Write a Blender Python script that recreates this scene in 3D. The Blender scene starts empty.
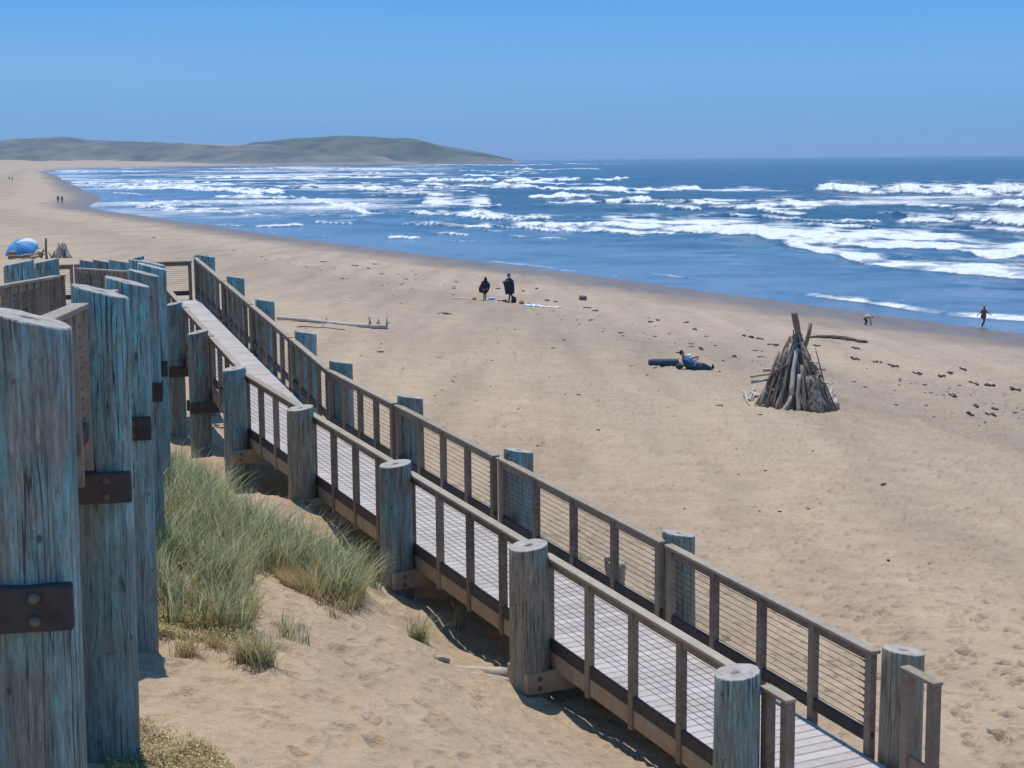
import bpy, bmesh, math, random
import numpy as np
from mathutils import Vector, Matrix

random.seed(7)
RNG = np.random.default_rng(11)
scene = bpy.context.scene
COL = scene.collection
R = math.radians

# ------------------------------------------------------------------ camera
CAM = Vector((0.0, 0.0, 10.0))          # sea level is z = 0
F, PITCH, ROLL = 1600.0, math.atan((384 - 158.2) / 1600.0), R(0.5)
cp, sp_, cr, sr = math.cos(PITCH), math.sin(PITCH), math.cos(ROLL), math.sin(ROLL)
FWD = Vector((0, cp, -sp_)); UP0 = Vector((0, sp_, cp)); RT0 = Vector((1, 0, 0))
RT = RT0 * cr - UP0 * sr
UP = UP0 * cr + RT0 * sr
cam_d = bpy.data.cameras.new('camera'); cam = bpy.data.objects.new('camera', cam_d); COL.objects.link(cam)
cam.matrix_world = Matrix(((RT.x, UP.x, -FWD.x, CAM.x), (RT.y, UP.y, -FWD.y, CAM.y), (RT.z, UP.z, -FWD.z, CAM.z), (0, 0, 0, 1)))
cam_d.sensor_width = 36; cam_d.lens = 36 * F / 1024
cam_d.clip_start = 0.5; cam_d.clip_end = 30000
scene.camera = cam

def ray(px, py):
    return (FWD * F + RT * (px - 512) - UP * (py - 384)).normalized()
def at(px, py, Y):
    """world point seen at a pixel of the photograph, Y metres ahead"""
    d = ray(px, py)
    return CAM + d * (Y / d.y)

# ------------------------------------------------------------------ noise
def _h(ix, iy, s):
    n = (ix.astype(np.int64) * 374761393 + iy.astype(np.int64) * 668265263 + s * 982451653) & 0xFFFFFFFF
    n = ((n ^ (n >> 13)) * 1274126177) & 0xFFFFFFFF
    return ((n ^ (n >> 16)) & 0xFFFF) / 65535.0
def vn(x, y, s=0):
    x0 = np.floor(x); y0 = np.floor(y); fx = x - x0; fy = y - y0
    fx = fx * fx * (3 - 2 * fx); fy = fy * fy * (3 - 2 * fy)
    a = _h(x0, y0, s); b = _h(x0 + 1, y0, s); c = _h(x0, y0 + 1, s); d = _h(x0 + 1, y0 + 1, s)
    return (a * (1 - fx) + b * fx) * (1 - fy) + (c * (1 - fx) + d * fx) * fy - 0.5
def fbm(x, y, o=4, s=0):
    t = 0; a = 1.0
    for i in range(o):
        t = t + a * vn(x * 2 ** i + 17 * i, y * 2 ** i - 9 * i, s + i); a *= 0.5
    return t
def sst(a, b, x):
    t = np.clip((x - a) / (b - a), 0, 1); return t * t * (3 - 2 * t)
def lerp(a, b, t): return a + (b - a) * t

# ------------------------------------------------------------------ terrain
SHORE = np.array([(180, -222), (60, 26), (28, 93), (2, 147), (-28, 210), (-66, 292), (-90, 348), (-112, 440), (-195, 720), (-318, 1140), (-470, 1640), (-600, 2150), (-690, 2700), (-560, 3250), (-200, 3420), (30, 3500), (40, 3900), (-500, 5200), (-4000, 12000)], float)
def shore_d(X, Y):
    """distance inland of the waterline (negative in the sea)"""
    best = np.full(X.shape, 1e9); sign = np.ones(X.shape)
    for (ax, ay), (bx, by) in zip(SHORE[:-1], SHORE[1:]):
        ux, uy = bx - ax, by - ay; L2 = ux * ux + uy * uy
        t = np.clip(((X - ax) * ux + (Y - ay) * uy) / L2, 0, 1)
        dx = X - ax - t * ux; dy = Y - ay - t * uy
        d = np.hypot(dx, dy); s = np.where(ux * dy - uy * dx >= 0, 1.0, -1.0)
        m = d < best - 1e-9
        best = np.where(m, d, best); sign = np.where(m, s, sign)
    wob = 1.6 * vn(X / 23.0, Y / 23.0, 5) + 5 * vn(X / 120.0, Y / 120.0, 6) * sst(150, 500, Y)
    return best * sign + wob
def beach(d, X, Y):
    z = np.where(d < 0, 0.05 * d, np.where(d < 40, 0.058 * d, 2.32 + 0.021 * (d - 40)))
    z = np.maximum(z, -2.6)
    z = z + sst(70, 120, d) * (3.0 + 5 * fbm(X / 60, Y / 60, 4, 31)) * sst(50, 200, Y)
    return z

def dpost(k):   # left posts of the lower ramp
    return (-3.306 + 0.446 * k - 1.78 * 0.895, 28.754 - 0.895 * k - 1.78 * 0.446)
_cp = []
def cpt(px, py, Y): p = at(px, py, Y); _cp.append((p.x, p.y, p.z))
cpt(135, 652, 15.1); cpt(107, 757, 11.4)
for (px, py), k in (((525, 690), 11.4), ((393, 592), 7.3), ((303, 508), 3.35), ((238, 486), -0.1)):
    x, y = dpost(k); cpt(px, py, y)
cpt(204, 460, 32.0); cpt(180, 433, 36.0)
cpt(200, 560, 19.3); cpt(200, 500, 24.0); cpt(200, 458, 30.0); cpt(300, 600, 18.3); cpt(300, 540, 21.5); cpt(400, 640, 17.8)
cpt(300, 700, 14.3); cpt(450, 720, 15.0); cpt(545, 738, 15.6); cpt(300, 768, 12.2); cpt(200, 768, 11.5); cpt(450, 768, 13.3); cpt(600, 768, 14.7); cpt(640, 766, 15.6)
for x, y, z in ((1.9, 14.3, -6.1), (3.75, 15.4, -6.2), (-1.79, 26.15, -5.48), (-3.1, 28.9, -5.35), (-0.45, 23.5, -5.65), (0.89, 20.8, -5.86), (2.2, 18.1, -6.0), (0.3, 27, -6.2), (1.7, 24.2, -6.35), (2.9, 21.5, -6.4), (4.2, 19, -6.45), (-1, 30, -6.3), (-3.4, 31.5, -6.4), (-4.0, 34, -7.0), (-6.2, 38, -7.1),
                (-9, 45, -7.0), (-13, 43, -6.9), (-9.5, 34, -6.2), (-12, 30, -5.6), (-6, 12, -4.1), (-8, 20, -4.7), (-9, 26, -5.3), (-4.5, 19, -4.75), (-5.3, 24, -5.1), (-6.3, 30, -5.75),
                (0, 5, -3.7), (-3, 5, -3.3), (-8, 4, -3.0), (3, 8, -4.6), (2.2, 11, -5.45), (5, 5, -4.6), (7, 11, -6.2), (0, -8, -2.6), (7, 17, -6.5), (6, 23, -6.75), (3.5, 28, -6.9), (9, 30, -7.25), (0, 34, -7.05), (-2, 40, -7.15),
                (-2.87, 25.6, -6.5), (-1.53, 22.9, -6.45), (-0.2, 20.2, -6.35), (1.15, 17.6, -6.3), (-4.2, 28.3, -6.5), (0.3, 15.6, -5.85), (3.2, 12.2, -5.95)):
    _cp.append((x, y, z + 10))
_cp = np.array(_cp)
def _tps(r): return np.where(r > 1e-9, r * r * np.log(r + 1e-12), 0.0)
def _fit():
    X, Y, Z = _cp.T
    res = Z - beach(shore_d(X, Y), X, Y)
    ring = [(x, y, 0.0) for x, y in ((20, 60), (0, 62), (-20, 66), (-40, 60), (40, 45), (40, 10), (25, 25))]
    P = np.array([(x, y) for x, y in zip(X, Y)] + [(a, b) for a, b, _ in ring]); v = np.concatenate([res, [0.0] * len(ring)])
    n = len(P); r = np.hypot(P[:, None, 0] - P[None, :, 0], P[:, None, 1] - P[None, :, 1])
    A = np.zeros((n + 3, n + 3)); A[:n, :n] = _tps(r) + 0.04 * np.eye(n); A[:n, n] = 1; A[:n, n + 1:] = P; A[n:, :n] = A[:n, n:].T
    return P, np.linalg.solve(A, np.concatenate([v, [0, 0, 0]]))
_TP, _TW = _fit()
def _resid(X, Y):
    out = np.full(X.shape, _TW[-3]) + _TW[-2] * X + _TW[-1] * Y
    for (px, py), w in zip(_TP, _TW[:-3]):
        out = out + w * _tps(np.hypot(X - px, Y - py))
    return np.clip(out, -3, 7)
def pits(X, Y, cell, s, rad, dep):
    """scuffs and footprints pressed into the sand"""
    out = np.zeros(X.shape); gx = np.floor(X / cell); gy = np.floor(Y / cell)
    for i in (-1, 0, 1):
        for j in (-1, 0, 1):
            cx, cy = gx + i, gy + j
            qx = (cx + _h(cx, cy, s)) * cell; qy = (cy + _h(cx, cy, s + 1)) * cell
            k = _h(cx, cy, s + 2); th = _h(cx, cy, s + 3) * 6.28
            dx, dy = X - qx, Y - qy
            u = dx * np.cos(th) + dy * np.sin(th); w = -dx * np.sin(th) + dy * np.cos(th)
            q = (u / (rad * 1.5)) ** 2 + (w / rad) ** 2
            out += np.where(k > 0.35, k * dep * (-np.exp(-q * 1.6) + 0.42 * np.exp(-(np.sqrt(q) - 1.35) ** 2 * 5)), 0)
    return out
def _trails():
    g = np.random.default_rng(31); out = []
    for (x0, y0), (x1, y1) in (((4.5, 17), (9, 48)), ((4.2, 18), (22, 60)), ((7, 13), (16, 33)), ((3, 26), (20, 40)), ((2, 31), (14, 56)), ((-2, 36), (12, 50)), ((6, 15), (9, 30)), ((10, 20), (24, 70)), ((-0.5, 8.5), (-1.9, 14)), ((0.6, 9.5), (-1.2, 15.5)), ((1.6, 11), (-0.8, 16.3))):
        L = math.hypot(x1 - x0, y1 - y0); ux, uy = (x1 - x0) / L, (y1 - y0) / L; ph = g.uniform(0, 6)
        for k in range(int(L / 0.62)):
            s = k * 0.62 + g.uniform(-.06, .06); w = 0.9 * math.sin(s * 0.22 + ph) + (0.11 if k % 2 else -0.11)
            out.append((x0 + ux * s - uy * w, y0 + uy * s + ux * w, ux, uy, g.uniform(.035, .065)))
    return out
TRAILS = _trails()
def prints(X, Y):
    out = np.zeros(X.shape)
    for x, y, ux, uy, dep in TRAILS:
        m = np.where((np.abs(X - x) < .36) & (np.abs(Y - y) < .36))[0]
        if len(m):
            dx, dy = X[m] - x, Y[m] - y; q = ((dx * ux + dy * uy) / 0.15) ** 2 + ((-dx * uy + dy * ux) / 0.075) ** 2
            out[m] += dep * (-np.exp(-q * 0.9) + 0.5 * np.exp(-(np.sqrt(q) - 1.5) ** 2 * 4))
    return out
def ground(X, Y, fine=True):
    X = np.asarray(X, float); Y = np.asarray(Y, float)
    d = shore_d(X, Y); z = beach(d, X, Y)
    r = np.hypot(X, Y); w = 1 - sst(40, 62, r)
    m = w > 0
    if m.any():
        zz = np.zeros(X.shape); zz[m] = _resid(X[m], Y[m]); z = z + zz * w
    dry = sst(9, 20, d)
    z = z + dry * (0.10 * fbm(X / 3.1, Y / 3.1, 3, 41) + 0.16 * fbm(X / 9.0, Y / 9.0, 2, 47)) + 0.05 * vn(X / 5.0, Y / 14.0, 44) * sst(0, 8, d)
    if fine:
        n = (r < 95) & (d > 6)
        if n.any():
            zz = np.zeros(X.shape); a, b = X[n], Y[n]
            near = 1 - sst(60, 92, r[n])
            dune = sst(2.0, 0.4, (a + 1.755 * 0 - (-3.306 + 0.446 * (28.754 - b) / 0.895)))     # quieter on the dune side of the ramp
            amp = lerp(1.0, 0.42, dune)
            zz[n] = near * amp * (pits(a, b, 0.27, 61, 0.065, 0.075) + pits(a, b, 0.5, 71, 0.10, 0.085) * (0.4 + 1.2 * sst(-0.2, 0.25, vn(a / 3.5, b / 7.0, 87))) + 0.022 * fbm(a / 0.35, b / 0.35, 3, 81)) \
                + near * dune * 0.03 * np.sin((a * 0.55 + b) * 9 + 5 * vn(a / 1.5, b / 1.5, 83)) * sst(-0.1, 0.3, vn(a / 2.2, b / 2.2, 85))
            z = z + zz * dry
            if a.size > 20000: zz = np.zeros(X.shape); zz[n] = prints(a, b); z = z + zz
    return z
def gz(x, y): return float(ground(np.array([x]), np.array([y]), True)[0])
def hit(px, py, zoff=0.0):
    """where a pixel's sight line meets the sand"""
    d = ray(px, py)
    t = np.concatenate([np.arange(6, 60, 0.05), np.arange(60, 900, 0.4)])
    X = CAM.x + d.x * t; Y = CAM.y + d.y * t; Z = CAM.z + d.z * t
    g = ground(X, Y, False); below = np.where(Z < g + zoff)[0]
    i = below[0] if len(below) else len(t) - 1
    return Vector((X[i], Y[i], gz(X[i], Y[i])))

# ------------------------------------------------------------------ materials
def mat(name):
    m = bpy.data.materials.new(name); m.use_nodes = True
    nt = m.node_tree; b = nt.nodes['Principled BSDF']
    return m, nt, b
def nd(nt, t, **kw):
    n = nt.nodes.new(t)
    for k, v in kw.items():
        if k in n.inputs: n.inputs[k].default_value = v
        else: setattr(n, k, v)
    return n
def lk(nt, a, b): nt.links.new(a, b)
def ramp(nt, src, stops):
    r = nt.nodes.new('ShaderNodeValToRGB'); e = r.color_ramp.elements
    while len(e) < len(stops): e.new(0.5)
    for i, (p, c) in enumerate(stops):
        e[i].position = p; e[i].color = (*c, 1) if len(c) == 3 else c
    lk(nt, src, r.inputs[0]); return r.outputs[0]
def mixc(nt, f, a, b, mode='MIX'):
    m = nt.nodes.new('ShaderNodeMix'); m.data_type = 'RGBA'; m.blend_type = mode
    for s, v in ((m.inputs[0], f), (m.inputs[6], a), (m.inputs[7], b)):
        if hasattr(v, 'is_linked'): lk(nt, v, s)
        elif isinstance(v, (int, float)): s.default_value = v
        else: s.default_value = (*v, 1)
    return m.outputs[2]
def mth(nt, op, a, b=0.0, c=0.0, clamp=False):
    m = nt.nodes.new('ShaderNodeMath'); m.operation = op; m.use_clamp = clamp
    for s, v in zip(m.inputs, (a, b, c)):
        if hasattr(v, 'is_linked'): lk(nt, v, s)
        else: s.default_value = v
    return m.outputs[0]
def noise(nt, vec, scale, detail=4, rough=0.55, **k):
    n = nt.nodes.new('ShaderNodeTexNoise'); n.inputs['Scale'].default_value = scale; n.inputs['Detail'].default_value = detail; n.inputs['Roughness'].default_value = rough
    if vec is not None: lk(nt, vec, n.inputs['Vector'])
    return n.outputs['Fac']
def coords(nt, kind='Object', scale=None, jitter=True):
    c = nt.nodes.new('ShaderNodeTexCoord'); out = c.outputs[kind]
    if jitter:
        oi = nt.nodes.new('ShaderNodeObjectInfo'); va = nt.nodes.new('ShaderNodeVectorMath'); va.operation = 'MULTIPLY_ADD'
        cx = nt.nodes.new('ShaderNodeCombineXYZ')
        for s in cx.inputs: lk(nt, mth(nt, 'MULTIPLY', oi.outputs['Random'], 37.0), s)
        va.inputs[1].default_value = (1, 1, 1); lk(nt, out, va.inputs[0]); lk(nt, cx.outputs[0], va.inputs[2]); out = va.outputs[0]
    if scale:
        mp = nt.nodes.new('ShaderNodeMapping'); mp.inputs['Scale'].default_value = scale; lk(nt, out, mp.inputs[0]); out = mp.outputs[0]
    return out
def pos(nt): return nt.nodes.new('ShaderNodeNewGeometry').outputs['Position']
def bump(nt, b, h, strength=0.3, dist=0.02):
    n = nt.nodes.new('ShaderNodeBump'); n.inputs['Strength'].default_value = strength; n.inputs['Distance'].default_value = dist
    lk(nt, h, n.inputs['Height']); lk(nt, n.outputs[0], b.inputs['Normal'])
def attr(nt, name, out='Fac'):
    a = nt.nodes.new('ShaderNodeAttribute'); a.attribute_name = name; return a.outputs[out]

def simple(name, c, rough=0.8, var=0.25, scale=6.0, metal=0.0):
    m, nt, b = mat(name)
    n = noise(nt, coords(nt), scale, 5)
    lo = tuple(x * (1 - var) for x in c); hi = tuple(min(1, x * (1 + var)) for x in c)
    lk(nt, ramp(nt, n, [(0.3, lo), (0.7, hi)]), b.inputs['Base Color'])
    b.inputs['Roughness'].default_value = rough; b.inputs['Metallic'].default_value = metal
    return m
def lumber(name, lo, hi, rough=0.85, vary=0.5, wear=0.5):
    m, nt, b = mat(name)
    t = attr(nt, 'tint'); n = noise(nt, pos(nt), 2.3, 8, 0.72); n2 = noise(nt, pos(nt), 46.0, 4, 0.7); n3 = noise(nt, pos(nt), 11.0, 6, 0.75)
    f = mth(nt, 'ADD', mth(nt, 'MULTIPLY', t, vary), mth(nt, 'ADD', mth(nt, 'MULTIPLY', mth(nt, 'SUBTRACT', n, 0.5), 1.3), mth(nt, 'MULTIPLY', n2, 0.30)))
    f = mth(nt, 'ADD', f, 0.5 - 0.5 * vary - 0.12, clamp=True)
    c = ramp(nt, f, [(0.1, lo), (0.9, hi)])
    grey = tuple(0.75 * x + 0.25 * y for x, y in zip((hi[0], hi[0] * 0.96, hi[0] * 0.92), hi))
    c = mixc(nt, mth(nt, 'MULTIPLY', ramp(nt, n3, [(0.48, (0, 0, 0)), (0.68, (1, 1, 1))]), wear), c, grey)
    c = mixc(nt, mth(nt, 'MULTIPLY', ramp(nt, n3, [(0.28, (1, 1, 1)), (0.42, (0, 0, 0))]), wear * 0.9), c, tuple(0.45 * x for x in lo))
    lk(nt, c, b.inputs['Base Color']); b.inputs['Roughness'].default_value = rough
    bump(nt, b, mth(nt, 'ADD', n2, n3), 0.4, 0.012)
    return m

def pile_mat(name, stops, brown):
    m, nt, b = mat(name)
    v = coords(nt, 'Object', (1, 1, 0.07)); v1 = coords(nt, 'Object'); vs = coords(nt, 'Object', (1, 1, 0.22))
    grain = noise(nt, v, 34, 6, 0.7); patch = noise(nt, vs, 3.2, 4, 0.6); mott = noise(nt, vs, 11, 5, 0.7)
    oi = nt.nodes.new('ShaderNodeObjectInfo')
    f = mth(nt, 'ADD', mth(nt, 'MULTIPLY', patch, 1.1), mth(nt, 'MULTIPLY', mth(nt, 'SUBTRACT', oi.outputs['Random'], 0.5), 0.25))
    c = ramp(nt, f, stops)
    c = mixc(nt, mth(nt, 'MULTIPLY', ramp(nt, mott, [(0.42, (1, 1, 1)), (0.6, (0, 0, 0))]), brown), c, (0.20, 0.135, 0.085))
    g = ramp(nt, grain, [(0.28, (0.34, 0.34, 0.36)), (0.47, (0.95, 0.95, 0.95)), (0.72, (1.5, 1.5, 1.48))])
    c = mixc(nt, 1.0, c, g, 'MULTIPLY')
    fg = noise(nt, coords(nt, 'Object', (1, 1, 0.12)), 95, 4, 0.65); bl = noise(nt, coords(nt, 'Object', (1, 1, 0.5)), 24, 4, 0.7)
    c = mixc(nt, 1.0, c, ramp(nt, fg, [(0.3, (0.62, 0.62, 0.62)), (0.5, (1.0, 1.0, 1.0)), (0.7, (1.35, 1.35, 1.33))]), 'MULTIPLY')
    c = mixc(nt, mth(nt, 'MULTIPLY', ramp(nt, bl, [(0.58, (0, 0, 0)), (0.72, (1, 1, 1))]), 0.5), c, (0.060, 0.052, 0.046))
    # drying checks: thin dark vertical splits
    ck = noise(nt, coords(nt, 'Object', (1, 1, 0.03)), 22, 2, 0.4)
    split = ramp(nt, ck, [(0.478, (0, 0, 0)), (0.496, (1, 1, 1)), (0.504, (1, 1, 1)), (0.522, (0, 0, 0))])
    brk = ramp(nt, noise(nt, vs, 5, 3), [(0.42, (0, 0, 0)), (0.52, (1, 1, 1))])
    sp = mth(nt, 'MULTIPLY', split, brk)
    c = mixc(nt, mth(nt, 'MULTIPLY', sp, 0.92), c, (0.02, 0.018, 0.016))
    # knots
    vo = nt.nodes.new('ShaderNodeTexVoronoi'); vo.inputs['Scale'].default_value = 5.2; lk(nt, coords(nt, 'Object', (1, 1, 0.7)), vo.inputs['Vector'])
    kn = ramp(nt, vo.outputs['Distance'], [(0.0, (1, 1, 1)), (0.055, (1, 1, 1)), (0.1, (0, 0, 0))])
    c = mixc(nt, mth(nt, 'MULTIPLY', kn, 0.85), c, (0.025, 0.02, 0.018))
    # sand-scoured, browner foot of each pile
    sx = nt.nodes.new('ShaderNodeSeparateXYZ'); lk(nt, nt.nodes.new('ShaderNodeTexCoord').outputs['Object'], sx.inputs[0])
    ft = mth(nt, 'MULTIPLY', mth(nt, 'SUBTRACT', 1.0, mth(nt, 'DIVIDE', sx.outputs['Z'], 2.6), clamp=True), 0.6)
    c = mixc(nt, ft, c, mixc(nt, 1.0, (0.185, 0.152, 0.118), g, 'MULTIPLY'))
    lk(nt, c, b.inputs['Base Color']); b.inputs['Roughness'].default_value = 0.72
    h = mth(nt, 'SUBTRACT', mth(nt, 'ADD', grain, mth(nt, 'MULTIPLY', mott, 0.5)), mth(nt, 'MULTIPLY', sp, 1.5))
    bump(nt, b, h, 0.55, 0.012)
    return m
def endgrain_mat():
    m, nt, b = mat('pile_end_grain')
    v = coords(nt, 'Object', (1, 1, 0.0), jitter=False)
    w = nt.nodes.new('ShaderNodeTexWave'); w.wave_type = 'RINGS'; w.rings_direction = 'Z'; w.inputs['Scale'].default_value = 14; w.inputs['Distortion'].default_value = 2.5; w.inputs['Detail'].default_value = 3
    lk(nt, v, w.inputs['Vector'])
    n = noise(nt, coords(nt, 'Object'), 9, 5, 0.7)
    c = ramp(nt, mth(nt, 'ADD', mth(nt, 'MULTIPLY', w.outputs['Fac'], 0.10), mth(nt, 'MULTIPLY', n, 0.95)), [(0.25, (0.14, 0.12, 0.105)), (0.5, (0.34, 0.305, 0.275)), (0.8, (0.48, 0.44, 0.41))])
    # dark checked heart
    sx = nt.nodes.new('ShaderNodeVectorMath'); sx.operation = 'LENGTH'; lk(nt, v, sx.inputs[0])
    hr = mth(nt, 'ADD', sx.outputs['Value'], mth(nt, 'MULTIPLY', n, 0.12))
    c = mixc(nt, ramp(nt, hr, [(0.075, (1, 1, 1)), (0.125, (0, 0, 0))]), c, (0.07, 0.06, 0.055))
    lk(nt, c, b.inputs['Base Color']); b.inputs['Roughness'].default_value = 0.9
    bump(nt, b, n, 0.5, 0.01)
    return m
M = {}
M['pile'] = pile_mat('weathered_pile', [(0.30, (0.270, 0.215, 0.170)), (0.42, (0.255, 0.300, 0.275)), (0.53, (0.165, 0.375, 0.375)), (0.72, (0.330, 0.490, 0.480))], 0.50)
M['pile_tan'] = pile_mat('sun_bleached_pile', [(0.28, (0.300, 0.225, 0.155)), (0.44, (0.420, 0.335, 0.235)), (0.62, (0.360, 0.330, 0.245)), (0.78, (0.260, 0.330, 0.270))], 0.35); M['end'] = endgrain_mat()
M['deck'] = lumber('sun_bleached_deck', (0.33, 0.290, 0.270), (0.52, 0.470, 0.450), 0.85, 0.4, 0.3)
M['rail'] = lumber('rail_timber', (0.120, 0.083, 0.058), (0.330, 0.236, 0.165))
M['cap'] = lumber('rail_cap_timber', (0.21, 0.165, 0.115), (0.40, 0.33, 0.25))
M['beam'] = lumber('beam_timber', (0.030, 0.023, 0.021), (0.095, 0.068, 0.056))
M['string'] = lumber('stringer_timber', (0.25, 0.175, 0.105), (0.44, 0.32, 0.20))
M['cable'] = simple('steel_cable', (0.10, 0.095, 0.10), 0.45, 0.1, 20, 0.6)
M['bolt'] = simple('galvanised_bolt', (0.16, 0.12, 0.10), 0.6, 0.2, 20, 0.4)

def sand_mat():
    m, nt, b = mat('beach_sand')
    p = pos(nt); d = attr(nt, 'inland')
    n1 = noise(nt, p, 0.12, 5, 0.6); n2 = noise(nt, p, 1.3, 6, 0.65); n3 = noise(nt, p, 9, 5, 0.7); n4 = noise(nt, p, 60, 3, 0.6)
    dn = mth(nt, 'ADD', d, mth(nt, 'MULTIPLY', mth(nt, 'SUBTRACT', n1, 0.5), 16.0))
    dry = ramp(nt, mth(nt, 'ADD', mth(nt, 'MULTIPLY', n2, 0.5), mth(nt, 'MULTIPLY', n3, 0.5)), [(0.3, (0.300, 0.220, 0.150)), (0.5, (0.392, 0.291, 0.200)), (0.7, (0.460, 0.350, 0.247))])
    band = ramp(nt, mth(nt, 'DIVIDE', dn, 60.0), [(0.0, (0.68, 0.65, 0.65)), (0.14, (0.79, 0.77, 0.77)), (0.22, (0.98, 0.99, 1.03)), (0.36, (0.98, 0.98, 1.0)), (0.43, (0.83, 0.84, 0.86)), (0.52, (0.84, 0.85, 0.85)), (0.66, (0.99, 0.99, 0.99)), (0.86, (1.02, 0.995, 0.94)), (1.0, (1.04, 1.0, 0.91))])
    mp = nt.nodes.new('ShaderNodeMapping'); mp.inputs['Rotation'].default_value = (0, 0, R(-26)); mp.inputs['Scale'].default_value = (0.55, 0.05, 1); lk(nt, p, mp.inputs[0])
    trk = noise(nt, mp.outputs[0], 1.0, 5, 0.62)
    dry = mixc(nt, 1.0, dry, ramp(nt, trk, [(0.3, (0.80, 0.79, 0.80)), (0.5, (1.0, 1.0, 1.0)), (0.7, (1.12, 1.12, 1.10))]), 'MULTIPLY')
    c = mixc(nt, 1.0, dry, band, 'MULTIPLY')
    spk = ramp(nt, n4, [(0.28, (1, 1, 1)), (0.36, (0, 0, 0))])
    c = mixc(nt, mth(nt, 'MULTIPLY', spk, 0.35), c, (0.12, 0.09, 0.065))
    n5 = noise(nt, p, 17, 3, 0.5); sp2 = mth(nt, 'MULTIPLY', ramp(nt, n5, [(0.30, (1, 1, 1)), (0.40, (0, 0, 0))]), ramp(nt, n2, [(0.40, (1, 1, 1)), (0.62, (0.1, 0.1, 0.1))]))
    c = mixc(nt, mth(nt, 'MULTIPLY', sp2, 0.30), c, (0.16, 0.118, 0.085))
    wet = mth(nt, 'SUBTRACT', 1.0, mth(nt, 'DIVIDE', mth(nt, 'ADD', d, mth(nt, 'MULTIPLY', mth(nt, 'SUBTRACT', n1, 0.5), 8.0)), 13.0), clamp=True)
    wet = mth(nt, 'MULTIPLY', wet, 1.7, clamp=True)
    c = mixc(nt, wet, c, mixc(nt, 1.0, c, (0.60, 0.57, 0.56), 'MULTIPLY'))
    lk(nt, c, b.inputs['Base Color'])
    lk(nt, mth(nt, 'SUBTRACT', 0.92, mth(nt, 'MULTIPLY', wet, 0.48)), b.inputs['Roughness'])
    h = mth(nt, 'ADD', mth(nt, 'MULTIPLY', n3, 0.6), mth(nt, 'ADD', mth(nt, 'MULTIPLY', n2, 2.0), mth(nt, 'MULTIPLY', n4, 0.12)))
    bn = nt.nodes.new('ShaderNodeBump'); bn.inputs['Distance'].default_value = 0.09
    lk(nt, mth(nt, 'SUBTRACT', 0.75, mth(nt, 'MULTIPLY', wet, 0.7)), bn.inputs['Strength']); lk(nt, h, bn.inputs['Height']); lk(nt, bn.outputs[0], b.inputs['Normal'])
    return m
M['sand'] = sand_mat()

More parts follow.
